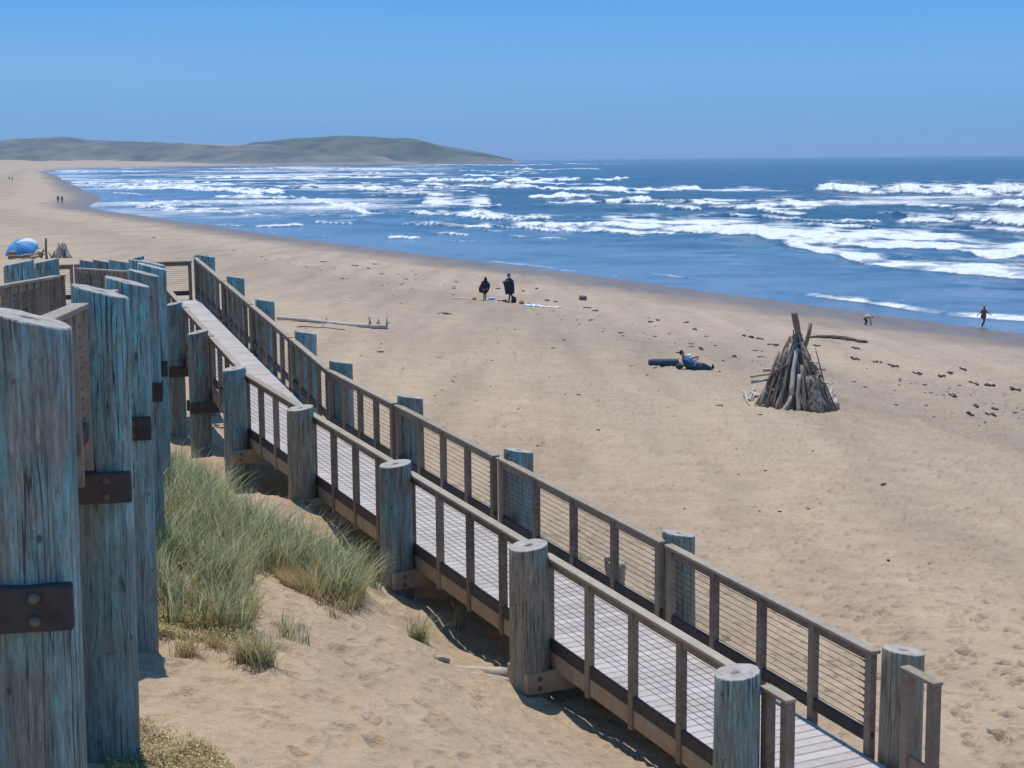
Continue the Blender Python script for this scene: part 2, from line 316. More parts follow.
# ------------------------------------------------------------------ mesh helpers
class MB:
    def __init__(s): s.v = []; s.f = []; s.t = []; s.m = []; s.sm = []
    def add(s, verts, faces, tint=None, mi=0, smooth=False):
        o = len(s.v); t = random.random() if tint is None else tint
        s.v += [tuple(p) for p in verts]; s.t += [t] * len(verts)
        for f in faces: s.f.append(tuple(i + o for i in f)); s.m.append(mi); s.sm.append(smooth)
    def beam(s, a, b, w, h, up=(0, 0, 1), bev=0.006, tint=None, mi=0):
        """box from a to b, w wide, h tall, edges eased"""
        a = Vector(a); b = Vector(b); d = (b - a).normalized(); u = Vector(up)
        r = d.cross(u).normalized(); u = r.cross(d).normalized()
        prof = []
        bv = min(bev, w * 0.3, h * 0.3)
        for x, y in ((-1, -1), (1, -1), (1, 1), (-1, 1)):
            px, py = x * w / 2, y * h / 2
            q = [(px - x * bv, py), (px, py - y * bv)]
            if x * y > 0: q.reverse()
            # keep order going round
            prof += q
        prof = sorted(prof, key=lambda p: math.atan2(p[1] / h, p[0] / w))
        n = len(prof); e = min(bv, (b - a).length * 0.2)
        V = []; Fc = []
        for q, k in ((a, 0.9), (a + d * e, 1.0), (b - d * e, 1.0), (b, 0.9)):
            V += [q + r * (x * (1 if k == 1 else 1 - 2 * bv / w)) + u * (y * (1 if k == 1 else 1 - 2 * bv / h)) for x, y in prof]
        for j in range(3):
            for i in range(n): Fc.append((j * n + i, j * n + (i + 1) % n, (j + 1) * n + (i + 1) % n, (j + 1) * n + i))
        Fc.append(tuple(range(n - 1, -1, -1))); Fc.append(tuple(range(3 * n, 4 * n)))
        s.add(V, Fc, tint, mi)
    def tube(s, pts, rad, seg=8, tint=None, mi=0, jit=0.0, cap=True):
        pts = [Vector(p) for p in pts]; n = len(pts)
        if not hasattr(rad, '__len__'): rad = [rad] * n
        V = []; Fc = []; ref = Vector((0.31, 0.17, 0.94))
        for i, p in enumerate(pts):
            d = (pts[min(i + 1, n - 1)] - pts[max(i - 1, 0)]).normalized()
            x = d.cross(ref);
            if x.length < 0.1: x = d.cross(Vector((1, 0, 0)))
            x.normalize(); y = d.cross(x)
            for k in range(seg):
                a = 2 * math.pi * k / seg; q = rad[i] * (1 + jit * random.uniform(-1, 1))
                V.append(p + x * (q * math.cos(a)) + y * (q * math.sin(a)))
        for i in range(n - 1):
            for k in range(seg): Fc.append((i * seg + k, i * seg + (k + 1) % seg, (i + 1) * seg + (k + 1) % seg, (i + 1) * seg + k))
        if cap: Fc.append(tuple(range(seg - 1, -1, -1))); Fc.append(tuple(range((n - 1) * seg, n * seg)))
        s.add(V, Fc, tint, mi, True)
    def blob(s, c, rx, ry, rz, nu=12, nv=8, jit=0.0, tint=None, mi=0, rot=None):
        V = []; Fc = []; c = Vector(c)
        for j in range(nv + 1):
            ph = math.pi * j / nv
            for i in range(nu):
                th = 2 * math.pi * i / nu; q = 1 + jit * random.uniform(-1, 1)
                p = Vector((rx * math.sin(ph) * math.cos(th), ry * math.sin(ph) * math.sin(th), rz * math.cos(ph))) * q
                V.append(c + (rot @ p if rot else p))
        for j in range(nv):
            for i in range(nu): Fc.append((j * nu + i, (j + 1) * nu + i, (j + 1) * nu + (i + 1) % nu, j * nu + (i + 1) % nu))
        s.add(V, Fc, tint, mi, True)
    def build(s, name, mats, parent=None, origin=None):
        if origin is None: origin = WPOS[parent.name] if parent else Vector((0, 0, 0))
        origin = Vector(origin)
        me = bpy.data.meshes.new(name); me.from_pydata([(x - origin.x, y - origin.y, z - origin.z) for x, y, z in s.v], [], s.f)
        for m_ in (mats if isinstance(mats, (list, tuple)) else [mats]): me.materials.append(m_)
        me.polygons.foreach_set('material_index', s.m); me.polygons.foreach_set('use_smooth', s.sm)
        a = me.attributes.new('tint', 'FLOAT', 'POINT'); a.data.foreach_set('value', s.t)
        me.update()
        o = bpy.data.objects.new(name, me); COL.objects.link(o)
        place(o, origin, parent); return o
WPOS = {}
def place(o, w, parent=None):
    w = Vector(w); WPOS[o.name] = w
    if parent: o.parent = parent; o.location = w - WPOS[parent.name]
    else: o.location = w
def tag(o, label=None, cat=None, group=None, kind=None):
    if label: o['label'] = label
    if cat: o['category'] = cat
    if group: o['group'] = group
    if kind: o['kind'] = kind
    return o
def empty(name, w, parent=None):
    o = bpy.data.objects.new(name, None); o.empty_display_size = 0.3; COL.objects.link(o); place(o, w, parent); return o
def nmesh(name, V, Fc, m, attrs=None, smooth=True):
    """mesh straight from arrays"""
    me = bpy.data.meshes.new(name); V = np.asarray(V, np.float32); Fc = np.asarray(Fc, np.int32); k = Fc.shape[1]
    me.vertices.add(len(V)); me.vertices.foreach_set('co', V.ravel())
    me.loops.add(Fc.size); me.loops.foreach_set('vertex_index', Fc.ravel())
    me.polygons.add(len(Fc)); me.polygons.foreach_set('loop_start', np.arange(0, Fc.size, k, dtype=np.int32))
    me.polygons.foreach_set('loop_total', np.full(len(Fc), k, np.int32))
    me.polygons.foreach_set('use_smooth', np.full(len(Fc), smooth))
    me.update(calc_edges=True); me.validate()
    for n, (typ, arr) in (attrs or {}).items():
        a = me.attributes.new(n, typ, 'POINT')
        a.data.foreach_set('color' if typ == 'FLOAT_COLOR' else 'value', np.asarray(arr, np.float32).ravel())
    me.materials.append(m)
    o = bpy.data.objects.new(name, me); COL.objects.link(o); WPOS[o.name] = Vector((0, 0, 0)); return o
def gridf(nr, nc, wrap=False):
    i = np.arange(nr - 1)[:, None] * nc; j = np.arange(nc if wrap else nc - 1)[None, :]; j2 = (j + 1) % nc
    return np.stack([i + j, i + j2, i + nc + j2, i + nc + j], -1).reshape(-1, 4)

# ------------------------------------------------------------------ ground sheet
rr = [0.05]
while rr[-1] < 9000:
    r = rr[-1]
    rr.append(r + (0.5 if r < 9 else min(max(0.02, r * r / (F * 6.6) * 1.15), r * 0.03)))
rr = np.array(rr)
fine_a = np.arange(R(-20), R(20), 1.35 / F)
az = np.concatenate([np.arange(-math.pi, R(-30), R(3)), np.arange(R(-30), R(-20), R(0.35)), fine_a, np.arange(R(20), R(30), R(0.35)), np.arange(R(30), math.pi - 1e-6, R(3))])
GR, GA = np.meshgrid(rr, az, indexing='ij')
GX, GY = GR * np.sin(GA), GR * np.cos(GA)
GZ = ground(GX, GY); GD = shore_d(GX, GY)
V = np.stack([GX, GY, GZ], -1).reshape(-1, 3)
Fc = gridf(len(rr), len(az), True)
g = nmesh('sand', V, Fc, M['sand'], {'inland': ('FLOAT', GD.ravel())})
tag(g, 'pale tan beach sand with footprints running down to the sea', 'sand', kind='structure')

# ------------------------------------------------------------------ sea
def sea_mat():
    m, nt, b = mat('sea_water')
    p = pos(nt); fo = attr(nt, 'foam'); d = attr(nt, 'inland')
    n1 = noise(nt, p, 0.16, 8, 0.68); n2 = noise(nt, p, 0.9, 6, 0.65); n0 = noise(nt, p, 0.035, 4, 0.6)
    st = mth(nt, 'ADD', mth(nt, 'MULTIPLY', n0, 0.3), mth(nt, 'ADD', mth(nt, 'MULTIPLY', n1, 0.42), mth(nt, 'MULTIPLY', n2, 0.28)))
    st = mth(nt, 'ADD', mth(nt, 'MULTIPLY', mth(nt, 'SUBTRACT', st, 0.5), 2.2), 0.5)
    # foam density decides how much of the lace pattern is white
    th = mth(nt, 'SUBTRACT', 1.1, mth(nt, 'MULTIPLY', fo, 1.2))
    k = mth(nt, 'MULTIPLY', mth(nt, 'SUBTRACT', st, th), 2.3, clamp=True)
    k = mth(nt, 'MULTIPLY', k, mth(nt, 'MULTIPLY', fo, 6.0, clamp=True))
    sh = mth(nt, 'ADD', 1.0, mth(nt, 'DIVIDE', d, 140.0), clamp=True)
    wc = ramp(nt, mth(nt, 'ADD', sh, mth(nt, 'ADD', mth(nt, 'MULTIPLY', mth(nt, 'SUBTRACT', n0, 0.5), 0.9), mth(nt, 'MULTIPLY', mth(nt, 'SUBTRACT', n1, 0.5), 0.9))), [(0.0, (0.002, 0.042, 0.098)), (0.4, (0.006, 0.058, 0.125)), (0.75, (0.040, 0.128, 0.235)), (1.0, (0.120, 0.215, 0.350))])
    c = mixc(nt, k, wc, ramp(nt, n2, [(0.3, (0.56, 0.61, 0.66)), (0.55, (0.82, 0.84, 0.86))]))
    lk(nt, c, b.inputs['Base Color'])
    lk(nt, mth(nt, 'ADD', 0.16, mth(nt, 'MULTIPLY', k, 0.6)), b.inputs['Roughness'])
    b.inputs['IOR'].default_value = 1.33; b.inputs['Specular IOR Level'].default_value = 0.36
    h = mth(nt, 'ADD', mth(nt, 'MULTIPLY', n1, 1.0), mth(nt, 'ADD', mth(nt, 'MULTIPLY', n2, 0.55), mth(nt, 'MULTIPLY', k, 0.35)))
    bump(nt, b, h, 0.85, 1.3)
    return m
M['sea'] = sea_mat()
# breaking waves: (front line as photo columns/rows turned into range, crest height m, white width m, trailing foam m)
def rng_at(px, py):
    d = ray(px, py); t = CAM.z / max(1e-5, -d.z); return t * math.hypot(d.x, d.y)
def ang_at(px): d = ray(px, 200); return math.atan2(d.x, d.y)
WAVES = [
    # right-hand lines of breakers
    ([(560, 227), (600, 227), (650, 229), (737, 235.5), (815, 240.5), (931, 247), (1024, 253), (1100, 258)], 1.0, 28, 30),
    ([(765, 240), (828, 254), (890, 264.5), (952, 272.5), (1024, 278), (1110, 283)], 0.8, 15, 12),
    ([(800, 191), (830, 193), (880, 194), (915, 194.5), (1000, 196), (1060, 196), (1120, 196)], 2.3, 60, 150),
    ([(995, 207), (1024, 207), (1100, 208)], 1.8, 30, 30),
    ([(885, 222), (930, 223), (1000, 222), (1060, 224), (1110, 224)], 1.1, 22, 40),
    ([(985, 229), (1024, 228.5), (1100, 229)], 1.1, 20, 10),
    ([(604, 204), (640, 204), (652, 203)], 1.5, 30, 15),
    ([(646, 189), (668, 190), (700, 189)], 1.6, 45, 30),
    ([(760, 289), (800, 295), (860, 303), (920, 312), (960, 317), (1024, 322), (1100, 328)], 0.35, 3.0, 4),
    ([(648, 274), (680, 278), (706, 280)], 0.10, 0.9, 1.5),
    # middle
    ([(403, 214), (440, 215), (480, 218.5), (514, 218)], 1.1, 22, 25),
    ([(406, 225), (450, 229), (497, 229.5)], 0.6, 10, 12),
    ([(497, 226), (545, 228), (580, 232.5), (620, 234), (660, 236)], 0.5, 12, 14),
    ([(386, 239), (420, 240)], 0.4, 8, 5), ([(440, 241), (520, 243)], 0.2, 1.6, 4),
    ([(527, 198.5), (558, 198.5), (590, 197)], 1.7, 30, 14), ([(564, 201), (592, 202)], 1.2, 16, 10),
    ([(484, 186), (520, 188), (580, 190.5), (610, 191.5), (640, 192)], 1.7, 40, 30),
    ([(500, 182), (540, 182), (582, 180.5)], 1.7, 55, 30),
    ([(395, 181), (440, 181), (500, 182)], 1.7, 55, 60),
    ([(420, 204), (455, 205), (492, 203)], 0.8, 26, 90),
    ([(592, 181), (612, 181), (628, 179)], 1.5, 45, 40),
    ([(515, 169), (530, 170)], 2.0, 120, 60), ([(430, 165), (520, 165.5), (560, 165)], 1.6, 160, 150), ([(560, 164), (600, 164.5), (625, 164)], 1.2, 140, 60),
    ([(480, 163), (490, 163)], 2.5, 150, 20),
    # left half, lines running into the bay
    ([(288, 197), (320, 204), (350, 211), (390, 215.5)], 1.0, 24, 30),
    ([(300, 187), (340, 188), (388, 190)], 1.3, 34, 50),
    ([(150, 187.5), (190, 188), (225, 192), (268, 195)], 1.0, 30, 34),
    ([(73, 184), (110, 185), (162, 187)], 0.7, 28, 30), ([(58, 172), (100, 172), (162, 171.5)], 0.8, 80, 60),
    ([(112, 193), (130, 194), (149, 196)], 0.5, 14, 8),
    ([(186, 211), (215, 212.5), (247, 212)], 0.35, 12, 18), ([(242, 216), (260, 216)], 0.4, 8, 4),
    ([(205, 224), (235, 226.5), (270, 228), (306, 227)], 0.5, 10, 12),
    ([(165, 231.5), (230, 232), (290, 234), (345, 239)], 0.10, 1.2, 2),
    ([(180, 178), (260, 177), (360, 178), (400, 178)], 1.0, 70, 90), ([(200, 169), (300, 168.5), (420, 170)], 1.0, 130, 130),
    ([(90, 204), (100, 209), (118, 212), (116, 217)], 0.2, 6, 8), ([(93, 219), (108, 223), (125, 226)], 0.12, 4, 5),
    ([(700, 208), (760, 208), (840, 207)], 0.7, 16, 90), ([(690, 205), (730, 206)], 0.8, 12, 20),
]
_g = np.random.default_rng(404)
for _ in range(190):                                   # lesser lines of broken water all through the surf
    x0 = _g.uniform(60, 1040); y0 = _g.uniform(162, 236)
    yl = np.interp(x0, [60, 150, 300, 520, 1040], [190, 212, 226, 240, 262])
    if y0 > yl or (x0 > 560 and y0 < 186): continue
    L_ = _g.uniform(25, 110); sl = np.interp(y0, [160, 180, 240], [0.0, 0.02, 0.075]) * _g.uniform(.3, 1.3)
    dist = CAM.z / ((y0 - 158.2) / F)
    WAVES.append(([(x0, y0), (x0 + L_ * .5, y0 + sl * L_ * .5 + _g.uniform(-.6, .6)), (x0 + L_, y0 + sl * L_)], _g.uniform(.25, .75), min(60, 1.1 * dist * dist / (F * 10) * _g.uniform(.7, 1.8)), dist * .06))
sa = np.concatenate([np.arange(R(-60), R(-19.5), R(1.0)), np.arange(R(-19.5), R(19.5), 0.9 / F), np.arange(R(19.5), R(60), R(1.0))])
ys = np.concatenate([np.arange(345, 200, -0.42), np.arange(200, 162.5, -0.22)])
sr_ = CAM.z / ((ys - 158.2) / F)
sr_ = np.concatenate([[40, 55, 70, 78], sr_[sr_ > 80], np.geomspace(sr_.max() * 1.02, 9000, 60)])
SR, SA = np.meshgrid(sr_, sa, indexing='ij')
SX, SY = SR * np.sin(SA), SR * np.cos(SA)
SD = shore_d(SX, SY)
deep = sst(0, 30, -SD)
Zs = deep * (0.30 * np.sin(SY / 9.0 + 2.2 * vn(SX / 60, SY / 60, 91) * 3) * (0.4 + vn(SX / 70, SY / 40, 92)) + 0.30 * fbm(SX / 7, SY / 5, 4, 93) + 0.5 * vn(SX / 40, SY / 16, 94))
foam = np.zeros(SX.shape)
# broken-water field between the breakers
left = sst(560, 430, 512 + F * np.tan(SA)); 
fld = left * sst(230, 330, SR) * (1 - sst(2600, 4200, SR)) * 0.98
rgt = sst(790, 850, 512 + F * np.tan(SA)) * sst(315, 350, SR) * (1 - sst(430, 470, SR)) * 1.05
mid = sst(430, 560, 512 + F * np.tan(SA)) * sst(210, 225, SR) * (1 - sst(420, 520, SR)) * 0.70
rg2 = sst(690, 760, 512 + F * np.tan(SA)) * sst(205, 225, SR) * (1 - sst(300, 330, SR)) * 0.80
strk = np.clip(0.5 + 1.5 * fbm(SX / 70, SY / 38, 4, 96), 0, 1.2)
foam = np.maximum.reduce([fld, rgt, mid, rg2]) * (0.45 + 0.75 * strk) * 0.64
foam = np.maximum(foam, 0.42 * np.clip(3 * (vn(SX / 26, SY / 15, 97) - 0.30), 0, 1) * sst(600, 300, SR) * sst(10, 40, -SD))
wcap = np.clip(9 * (vn(SX / 9, SY / 22, 99) - 0.44), 0, 1) * sst(380, 520, SR)
foam = np.maximum(foam, wcap * 0.75)
CORE_ = np.clip(0.5 + 1.1 * fbm(SX / 11.0, SY / 18.0, 3, 151), 0.12, 1.2); LACE_ = np.clip(0.95 + 0.9 * vn(SX / 2.5, SY / 5.0, 161), 0.55, 1.1)
for pts, h, w, tail in WAVES:
    a = np.array([ang_at(x) for x, y in pts]); q = np.array([rng_at(x, y) for x, y in pts])
    ar = SA[0]
    rf = np.interp(ar, a, q); span = a[-1] - a[0]
    ends = sst(a[0] - 0.004, a[0] + 0.12 * span, ar) * (1 - sst(a[-1] - 0.12 * span, a[-1] + 0.004, ar))
    sxr, syr = rf * np.sin(ar), rf * np.cos(ar)
    rag = fbm(sxr / 5.0, syr / 30.0, 6, int(abs(h * 100)) + len(pts)); big = vn(sxr / 30.0, syr / 60.0, 131)
    hh = 0.72 * h * ends * np.clip(0.85 + 1.0 * rag + 0.8 * big, 0.25, 2.0)
    rf = rf + 0.6 * w * rag + 0.5 * w * big
    dd = SR - rf[None, :]
    sc = max(1.2, w * 0.13)
    prof = np.where(dd < sc, sst(-sc, sc, dd), np.exp(-np.clip(dd - sc, 0, None) / (w * 0.45)))
    Zs = Zs + prof * hh[None, :]
    e2 = ends[None, :] * np.clip(1.08 + 0.6 * rag[None, :] - (0.22 if h < 0.5 else 0), 0.6, 1.15) * LACE_
    core = w * CORE_
    fw = np.where(dd < core, sst(-sc * 0.9, -sc * 0.2, dd) * 1.0, 0.78 * np.exp(-np.clip(dd - core, 0, None) / (1.5 * tail + w)))
    foam = np.maximum(foam, np.clip(fw * e2 * 1.12 * (0.60 if h < 0.3 else 0.86 if h == 0.35 else 0.80 if h < 0.75 else 1.0), 0, 1))
# lace at the water's edge
edge = np.exp(-((SD + 1.0 + 1.2 * vn(SX / 6, SY / 6, 98)) / 0.9) ** 2) * np.clip(0.3 + 1.3 * vn(SX / 22, SY / 22, 95), 0, 1)
foam = np.maximum(foam, edge * 0.8)
keep = SD < 7
V = np.stack([SX, SY, Zs * sst(-2, 6, -SD) + 0.03 * (1 - deep)], -1).reshape(-1, 3)
Fc = gridf(len(sr_), len(sa))
Fc = Fc[keep.ravel()[Fc].any(1)]
used = np.unique(Fc); remap = np.full(len(V), -1); remap[used] = np.arange(len(used))
s = nmesh('sea', V[used], remap[Fc], M['sea'], {'foam': ('FLOAT', foam.ravel()[used]), 'inland': ('FLOAT', SD.ravel()[used])})
tag(s, 'deep blue sea with rows of white breakers rolling in', 'sea', kind='structure')

# ------------------------------------------------------------------ far hills
def hill_mat(name, a, b_, tan, sc):
    m, nt, b = mat(name)
    p = pos(nt); n = noise(nt, p, sc, 6, 0.65); n2 = noise(nt, p, sc * 0.22, 4, 0.6)
    c = ramp(nt, n, [(0.40, a), (0.58, b_)])
    c = mixc(nt, ramp(nt, n2, [(0.5, (0, 0, 0)), (0.68, (1, 1, 1))]), c, tan)
    sx = nt.nodes.new('ShaderNodeSeparateXYZ'); lk(nt, p, sx.inputs[0])
    low = ramp(nt, mth(nt, 'DIVIDE', mth(nt, 'ADD', sx.outputs['Z'], mth(nt, 'MULTIPLY', n2, 16)), 40.0), [(0.2, (1, 1, 1)), (0.42, (0, 0, 0))])
    c = mixc(nt, mth(nt, 'MULTIPLY', low, 0.75), c, tan)
    lk(nt, c, b.inputs['Base Color']); b.inputs['Roughness'].default_value = 0.95
    bump(nt, b, n, 0.8, 8.0)
    return m
M['hill'] = hill_mat('coastal_hill', (0.030, 0.045, 0.028), (0.120, 0.115, 0.082), (0.30, 0.225, 0.175), 0.012)
M['head'] = hill_mat('headland_scrub', (0.008, 0.026, 0.010), (0.060, 0.085, 0.040), (0.20, 0.155, 0.115), 0.014)
def hill(name, prof, Yf, depth, m, label, seed):
    xs = np.array([p[0] for p in prof], float); ytop = np.array([p[1] for p in prof], float)
    px = np.linspace(xs[0], xs[-1], 260); yt = np.interp(px, xs, ytop); k = np.ones(9) / 9
    yt = np.convolve(np.pad(yt, 4, 'edge'), k, 'valid')
    Yt = Yf + depth * 0.55
    zt = np.array([max(0.5, at(x, y, Yt).z) for x, y in zip(px, yt)])
    v = np.linspace(0, 1, 46); Vt = []
    for t in v:
        Yv = Yf + depth * t
        X = np.array([at(x, 160, Yt).x for x in px]); Yv = np.full(X.shape, Yv)
        sh = np.sin(np.clip(t / 0.55, 0, 1) * math.pi / 2) ** 0.8 if t < 0.55 else math.cos((t - 0.55) / 0.45 * math.pi / 2)
        nz = fbm(X / 110, Yv / 110, 6, seed) * 0.36 * sst(0, 0.15, np.array(t)) * (1 - t) 
        Vt.append(np.stack([X, Yv, -1.5 + (zt + 1.5) * np.clip(sh + nz * (1 - 0.75 * sst(0.45, 0.58, np.array(t))), 0, 1.2)], -1))
    V = np.array(Vt).reshape(-1, 3)
    o = nmesh(name, V, gridf(len(v), len(px)), m)
    tag(o, label, 'hill', kind='structure')
hill('hill', [(-420, 150), (-250, 143), (-120, 142), (0, 141.5), (30, 140), (60, 139.5), (130, 141.5), (200, 143.5), (240, 145), (300, 147), (370, 151), (400, 156), (428, 161)], 3300, 700, M['hill'],
     'low brown coastal hills far along the beach', 7)
hill('headland', [(215, 156), (240, 147), (262, 142), (300, 138.5), (340, 136.3), (375, 137), (400, 139), (430, 143), (460, 148.5), (485, 153), (500, 156.5), (513, 159.5)], 3420, 600, M['head'],
     'dark green headland sloping down into the sea', 23)

# ------------------------------------------------------------------ boardwalk
UPV = Vector((0, 0, 1))
def P3(x, y, zrel): return Vector((x, y, 10 + zrel))
def pile(parent, x, y, ztop, dia, out, slope=0.2, label=None, lean=None, tan=False):
    """round timber pile, its top sawn to shed water outwards"""
    zb = gz(x, y) - 0.6; seg = 32; V = []; Fc = []; mi = []; r0 = dia / 2
    ph = random.uniform(0, 6.28); H = ztop - zb
    lean = Vector((-lean[0] / 4.0, 0, 0)) if lean else Vector((random.uniform(-1, 1), random.uniform(-1, 1), 0)) * 0.006
    rows = 14
    def rad(th, t): return r0 * (1.05 - 0.07 * t) * (1 + 0.012 * math.sin(2 * th + ph) + 0.009 * math.sin(5 * th + 2 * ph + 3 * t) + random.uniform(-0.004, 0.004))
    def topz(px, py): return ztop - slope * (px * out[0] + py * out[1])
    for j in range(rows + 1):
        t = j / rows
        for i in range(seg):
            th = 2 * math.pi * i / seg; q = rad(th, t); px, py = q * math.cos(th), q * math.sin(th)
            zz = zb + (topz(px, py) - 0.012 - zb) * t
            V.append((x + px + lean.x * H * (t - 1), y + py + lean.y * H * (t - 1), zz))
    for k, (q, dz) in enumerate(((0.972, 0.0), (0.6, 0.004), (0.25, 0.0))):
        for i in range(seg):
            th = 2 * math.pi * i / seg; rr_ = r0 * 0.98 * q * (1 + 0.012 * math.sin(2 * th + ph)); px, py = rr_ * math.cos(th), rr_ * math.sin(th)
            V.append((x + px, y + py, topz(px, py) + dz + random.uniform(-0.003, 0.003)))
    n = rows + 4
    for j in range(n - 1):
        for i in range(seg): Fc.append((j * seg + i, j * seg + (i + 1) % seg, (j + 1) * seg + (i + 1) % seg, (j + 1) * seg + i)); mi.append(0 if j <= rows else 1)
    c = len(V); V.append((x, y, topz(0, 0) - 0.004))
    mb = MB(); mb.add(V, Fc, 0.5, 0, False)
    for i in range(seg): mb.f.append(((n - 1) * seg + i, (n - 1) * seg + (i + 1) % seg, c)); mb.m.append(1); mb.sm.append(False)
    for i, k in enumerate(mi): mb.m[i] = 1 if k else 0; mb.sm[i] = not k
    o = mb.build('post', [M['pile_tan' if tan else 'pile'], M['end']], parent, (x, y, ztop))
    # keep the object origin at the foot so the wood pattern counts height from the sand
    zf = gz(x, y); dz = ztop - zf
    o.data.transform(Matrix.Translation((0, 0, dz))); place(o, (x, y, zf), parent)
    if label: o['label'] = label
    return o

def panel(parent, a, b, nb, out, fit=True, dark=False, skirt=0.28, capdrop=0.0, ncab=10, skip_first=False, curb=0.175):
    """guard rail from a to b (points on the deck line): cap, stanchions, bottom rail, steel cables"""
    a = Vector(a); b = Vector(b); e = empty('railing_panel', a, parent)
    d = (b - a); u = d.normalized(); H = 1.07 - capdrop; out = Vector((out[0], out[1], 0))
    z = Vector((0, 0, 1))
    capm = M['rail'] if dark else M['cap']
    m = MB(); m.beam(a + z * (H - 0.02) - u * 0.03, b + z * (H - 0.02) + u * 0.03, 0.118, 0.04); m.build('cap_rail', capm, e)
    m = MB(); m.beam(a + z * (H - 0.087), b + z * (H - 0.087), 0.042, 0.09); m.build('top_rail', M['rail'], e)
    m = MB(); m.beam(a + z * curb, b + z * curb, 0.042, 0.13); m.build('bottom_rail', M['beam'], e)
    for i in range(nb + 1):
        if skip_first and i == 0: continue
        p = a + d * ((0.012 + 0.976 * i / nb)); w = 0.088
        m = MB(); m.beam(p - z * skirt, p + z * (H - 0.043), w, w, up=u, bev=0.008); m.build('stanchion', M['rail'], e)
    m = MB()
    for k in range(ncab):
        h = 0.27 + (H - 0.16 - 0.27) * k / (ncab - 1)
        m.tube([a + z * h, b + z * h], 0.0036, 5)
        if fit:
            q = b - u * 0.05; m.tube([q + z * h - u * 0.17, q + z * h - u * 0.1, q + z * h - u * 0.09, q + z * h], [0.006, 0.008, 0.014, 0.014], 6)
    m.build('cable_infill', M['cable'], e)
    return e

def deck_mesh(mb, c0, c1, half, w=0.137, gap=0.008):
    """planks laid across from c0 to c1"""
    c0 = Vector(c0); c1 = Vector(c1); d = c1 - c0; L = d.length; u = d.normalized(); r = u.cross(UPV).normalized()
    n = int(L / (w + gap))
    for i in range(n):
        p = c0 + u * ((i + 0.5) * (w + gap)); q = random.uniform(-0.004, 0.004)
        mb.beam(p - r * (half + q), p + r * (half - q), w, 0.04, up=r.cross(u), bev=0.009)
def crossbeams(parent, pl, pr, u, top, over=0.24, h=0.22, w=0.085, dia=0.42, m_='beam'):
    """pair of timbers bolted either side of a pile pair"""
    pl = Vector(pl); pr = Vector(pr); r = (pr - pl); r.z = 0; r.normalize(); uu = Vector((u.x, u.y, 0)).normalized()
    for s_ in (-1, 1):
        m = MB(); off = uu * (s_ * (dia / 2 + w / 2 - 0.035))
        z = Vector((0, 0, top - h / 2))
        a = Vector((pl.x, pl.y, 0)) - r * over + off + z; b = Vector((pr.x, pr.y, 0)) + r * over + off + z
        m.beam(a, b, w, h, bev=0.01); o = m.build('cross_beam', M[m_], parent)
        for q in (pl, pr):
            for dz in (-0.055, 0.055):
                m = MB()
                c = Vector((q.x, q.y, 0)) + off + z + Vector((0, 0, dz))
                m.tube([c + uu * s_ * (w / 2 - 0.004), c + uu * s_ * (w / 2 + 0.006), c + uu * s_ * (w / 2 + 0.022)], [0.030, 0.030, 0.016], 10)
                m.build('bolt', M['bolt'], o)

def stringers(parent, a, b, off, hgt=0.2):
    m = MB(); m.beam(a - Vector((0, 0, 0.05 + hgt / 2)), b - Vector((0, 0, 0.05 + hgt / 2)), 0.038, hgt, bev=0.008); m.build('stringer', M['string'], parent)

# lower ramp
dA = Vector((0.446, -0.895, 0)); dA.normalize(); nA = Vector((-dA.y, dA.x, 0))      # nA points to the seaward side
SA_ = -0.066; WA = 1.505
def RA(k, h=0): return P3(-3.306, 28.754, -4.837) + dA * k + Vector((0, 0, SA_ * k + h))
def LA(k, h=0): return RA(k, h) - nA * WA
def CA(k, h=0): return RA(k, h) - nA * (WA / 2)
low = empty('boardwalk_ramp', (*CA(9).xy, gz(*CA(9).xy)))
tag(low, 'lower timber boardwalk ramp with cable railings coming down onto the sand', 'ramp', 'boardwalk flights')
m = MB(); deck_mesh(m, CA(-0.35, -0.02), CA(18.6, -0.02), WA / 2 - 0.05); m.build('deck', M['deck'], low)
stringers(low, RA(-0.2) + nA * 0.0, RA(18.4), 0); stringers(low, LA(-0.3), LA(18.4), 0)
stringers(low, CA(-0.2), CA(18.4), 0)
kr = [0, 3.2, 7.01, 11.54, 15.31]; kl = [-0.27, 3.21, 7.19, 11.23, 15.25]
for i in range(4):
    panel(low, RA(kr[i]), RA(kr[i + 1] - (0.17 if i < 3 else 0.03)), 4, nA)
    panel(low, LA(kl[i] + 0.08), LA(kl[i + 1] - 0.1), 4, -nA, fit=False, curb=0.032)
def stub(parent, a, b):
    e = empty('railing_panel', a, parent); z = Vector((0, 0, 1))
    m = MB(); m.beam(a + z * 1.05, b + z * 1.05, 0.118, 0.04); m.build('cap_rail', M['cap'], e)
    for p in (a + (b - a) * 0.14, b - (b - a) * 0.12):
        m = MB(); m.beam(p - z * 0.28, p + z * 1.028, 0.1, 0.1, up=(b - a)); m.build('stanchion', M['rail'], e)
    m = MB(); m.beam(a + z * 0.16, b + z * 0.16, 0.042, 0.12); m.build('bottom_rail', M['rail'], e)
stub(low, RA(15.72), RA(16.2)); stub(low, LA(15.58), LA(15.98))
pl_ = [-0.12, 3.42, 7.33, 11.30, 15.48]; pr_ = [-0.05, 3.17, 7.12, 11.36, 15.42]
tops = [1.19, 1.2, 1.22, 1.2, 1.19]
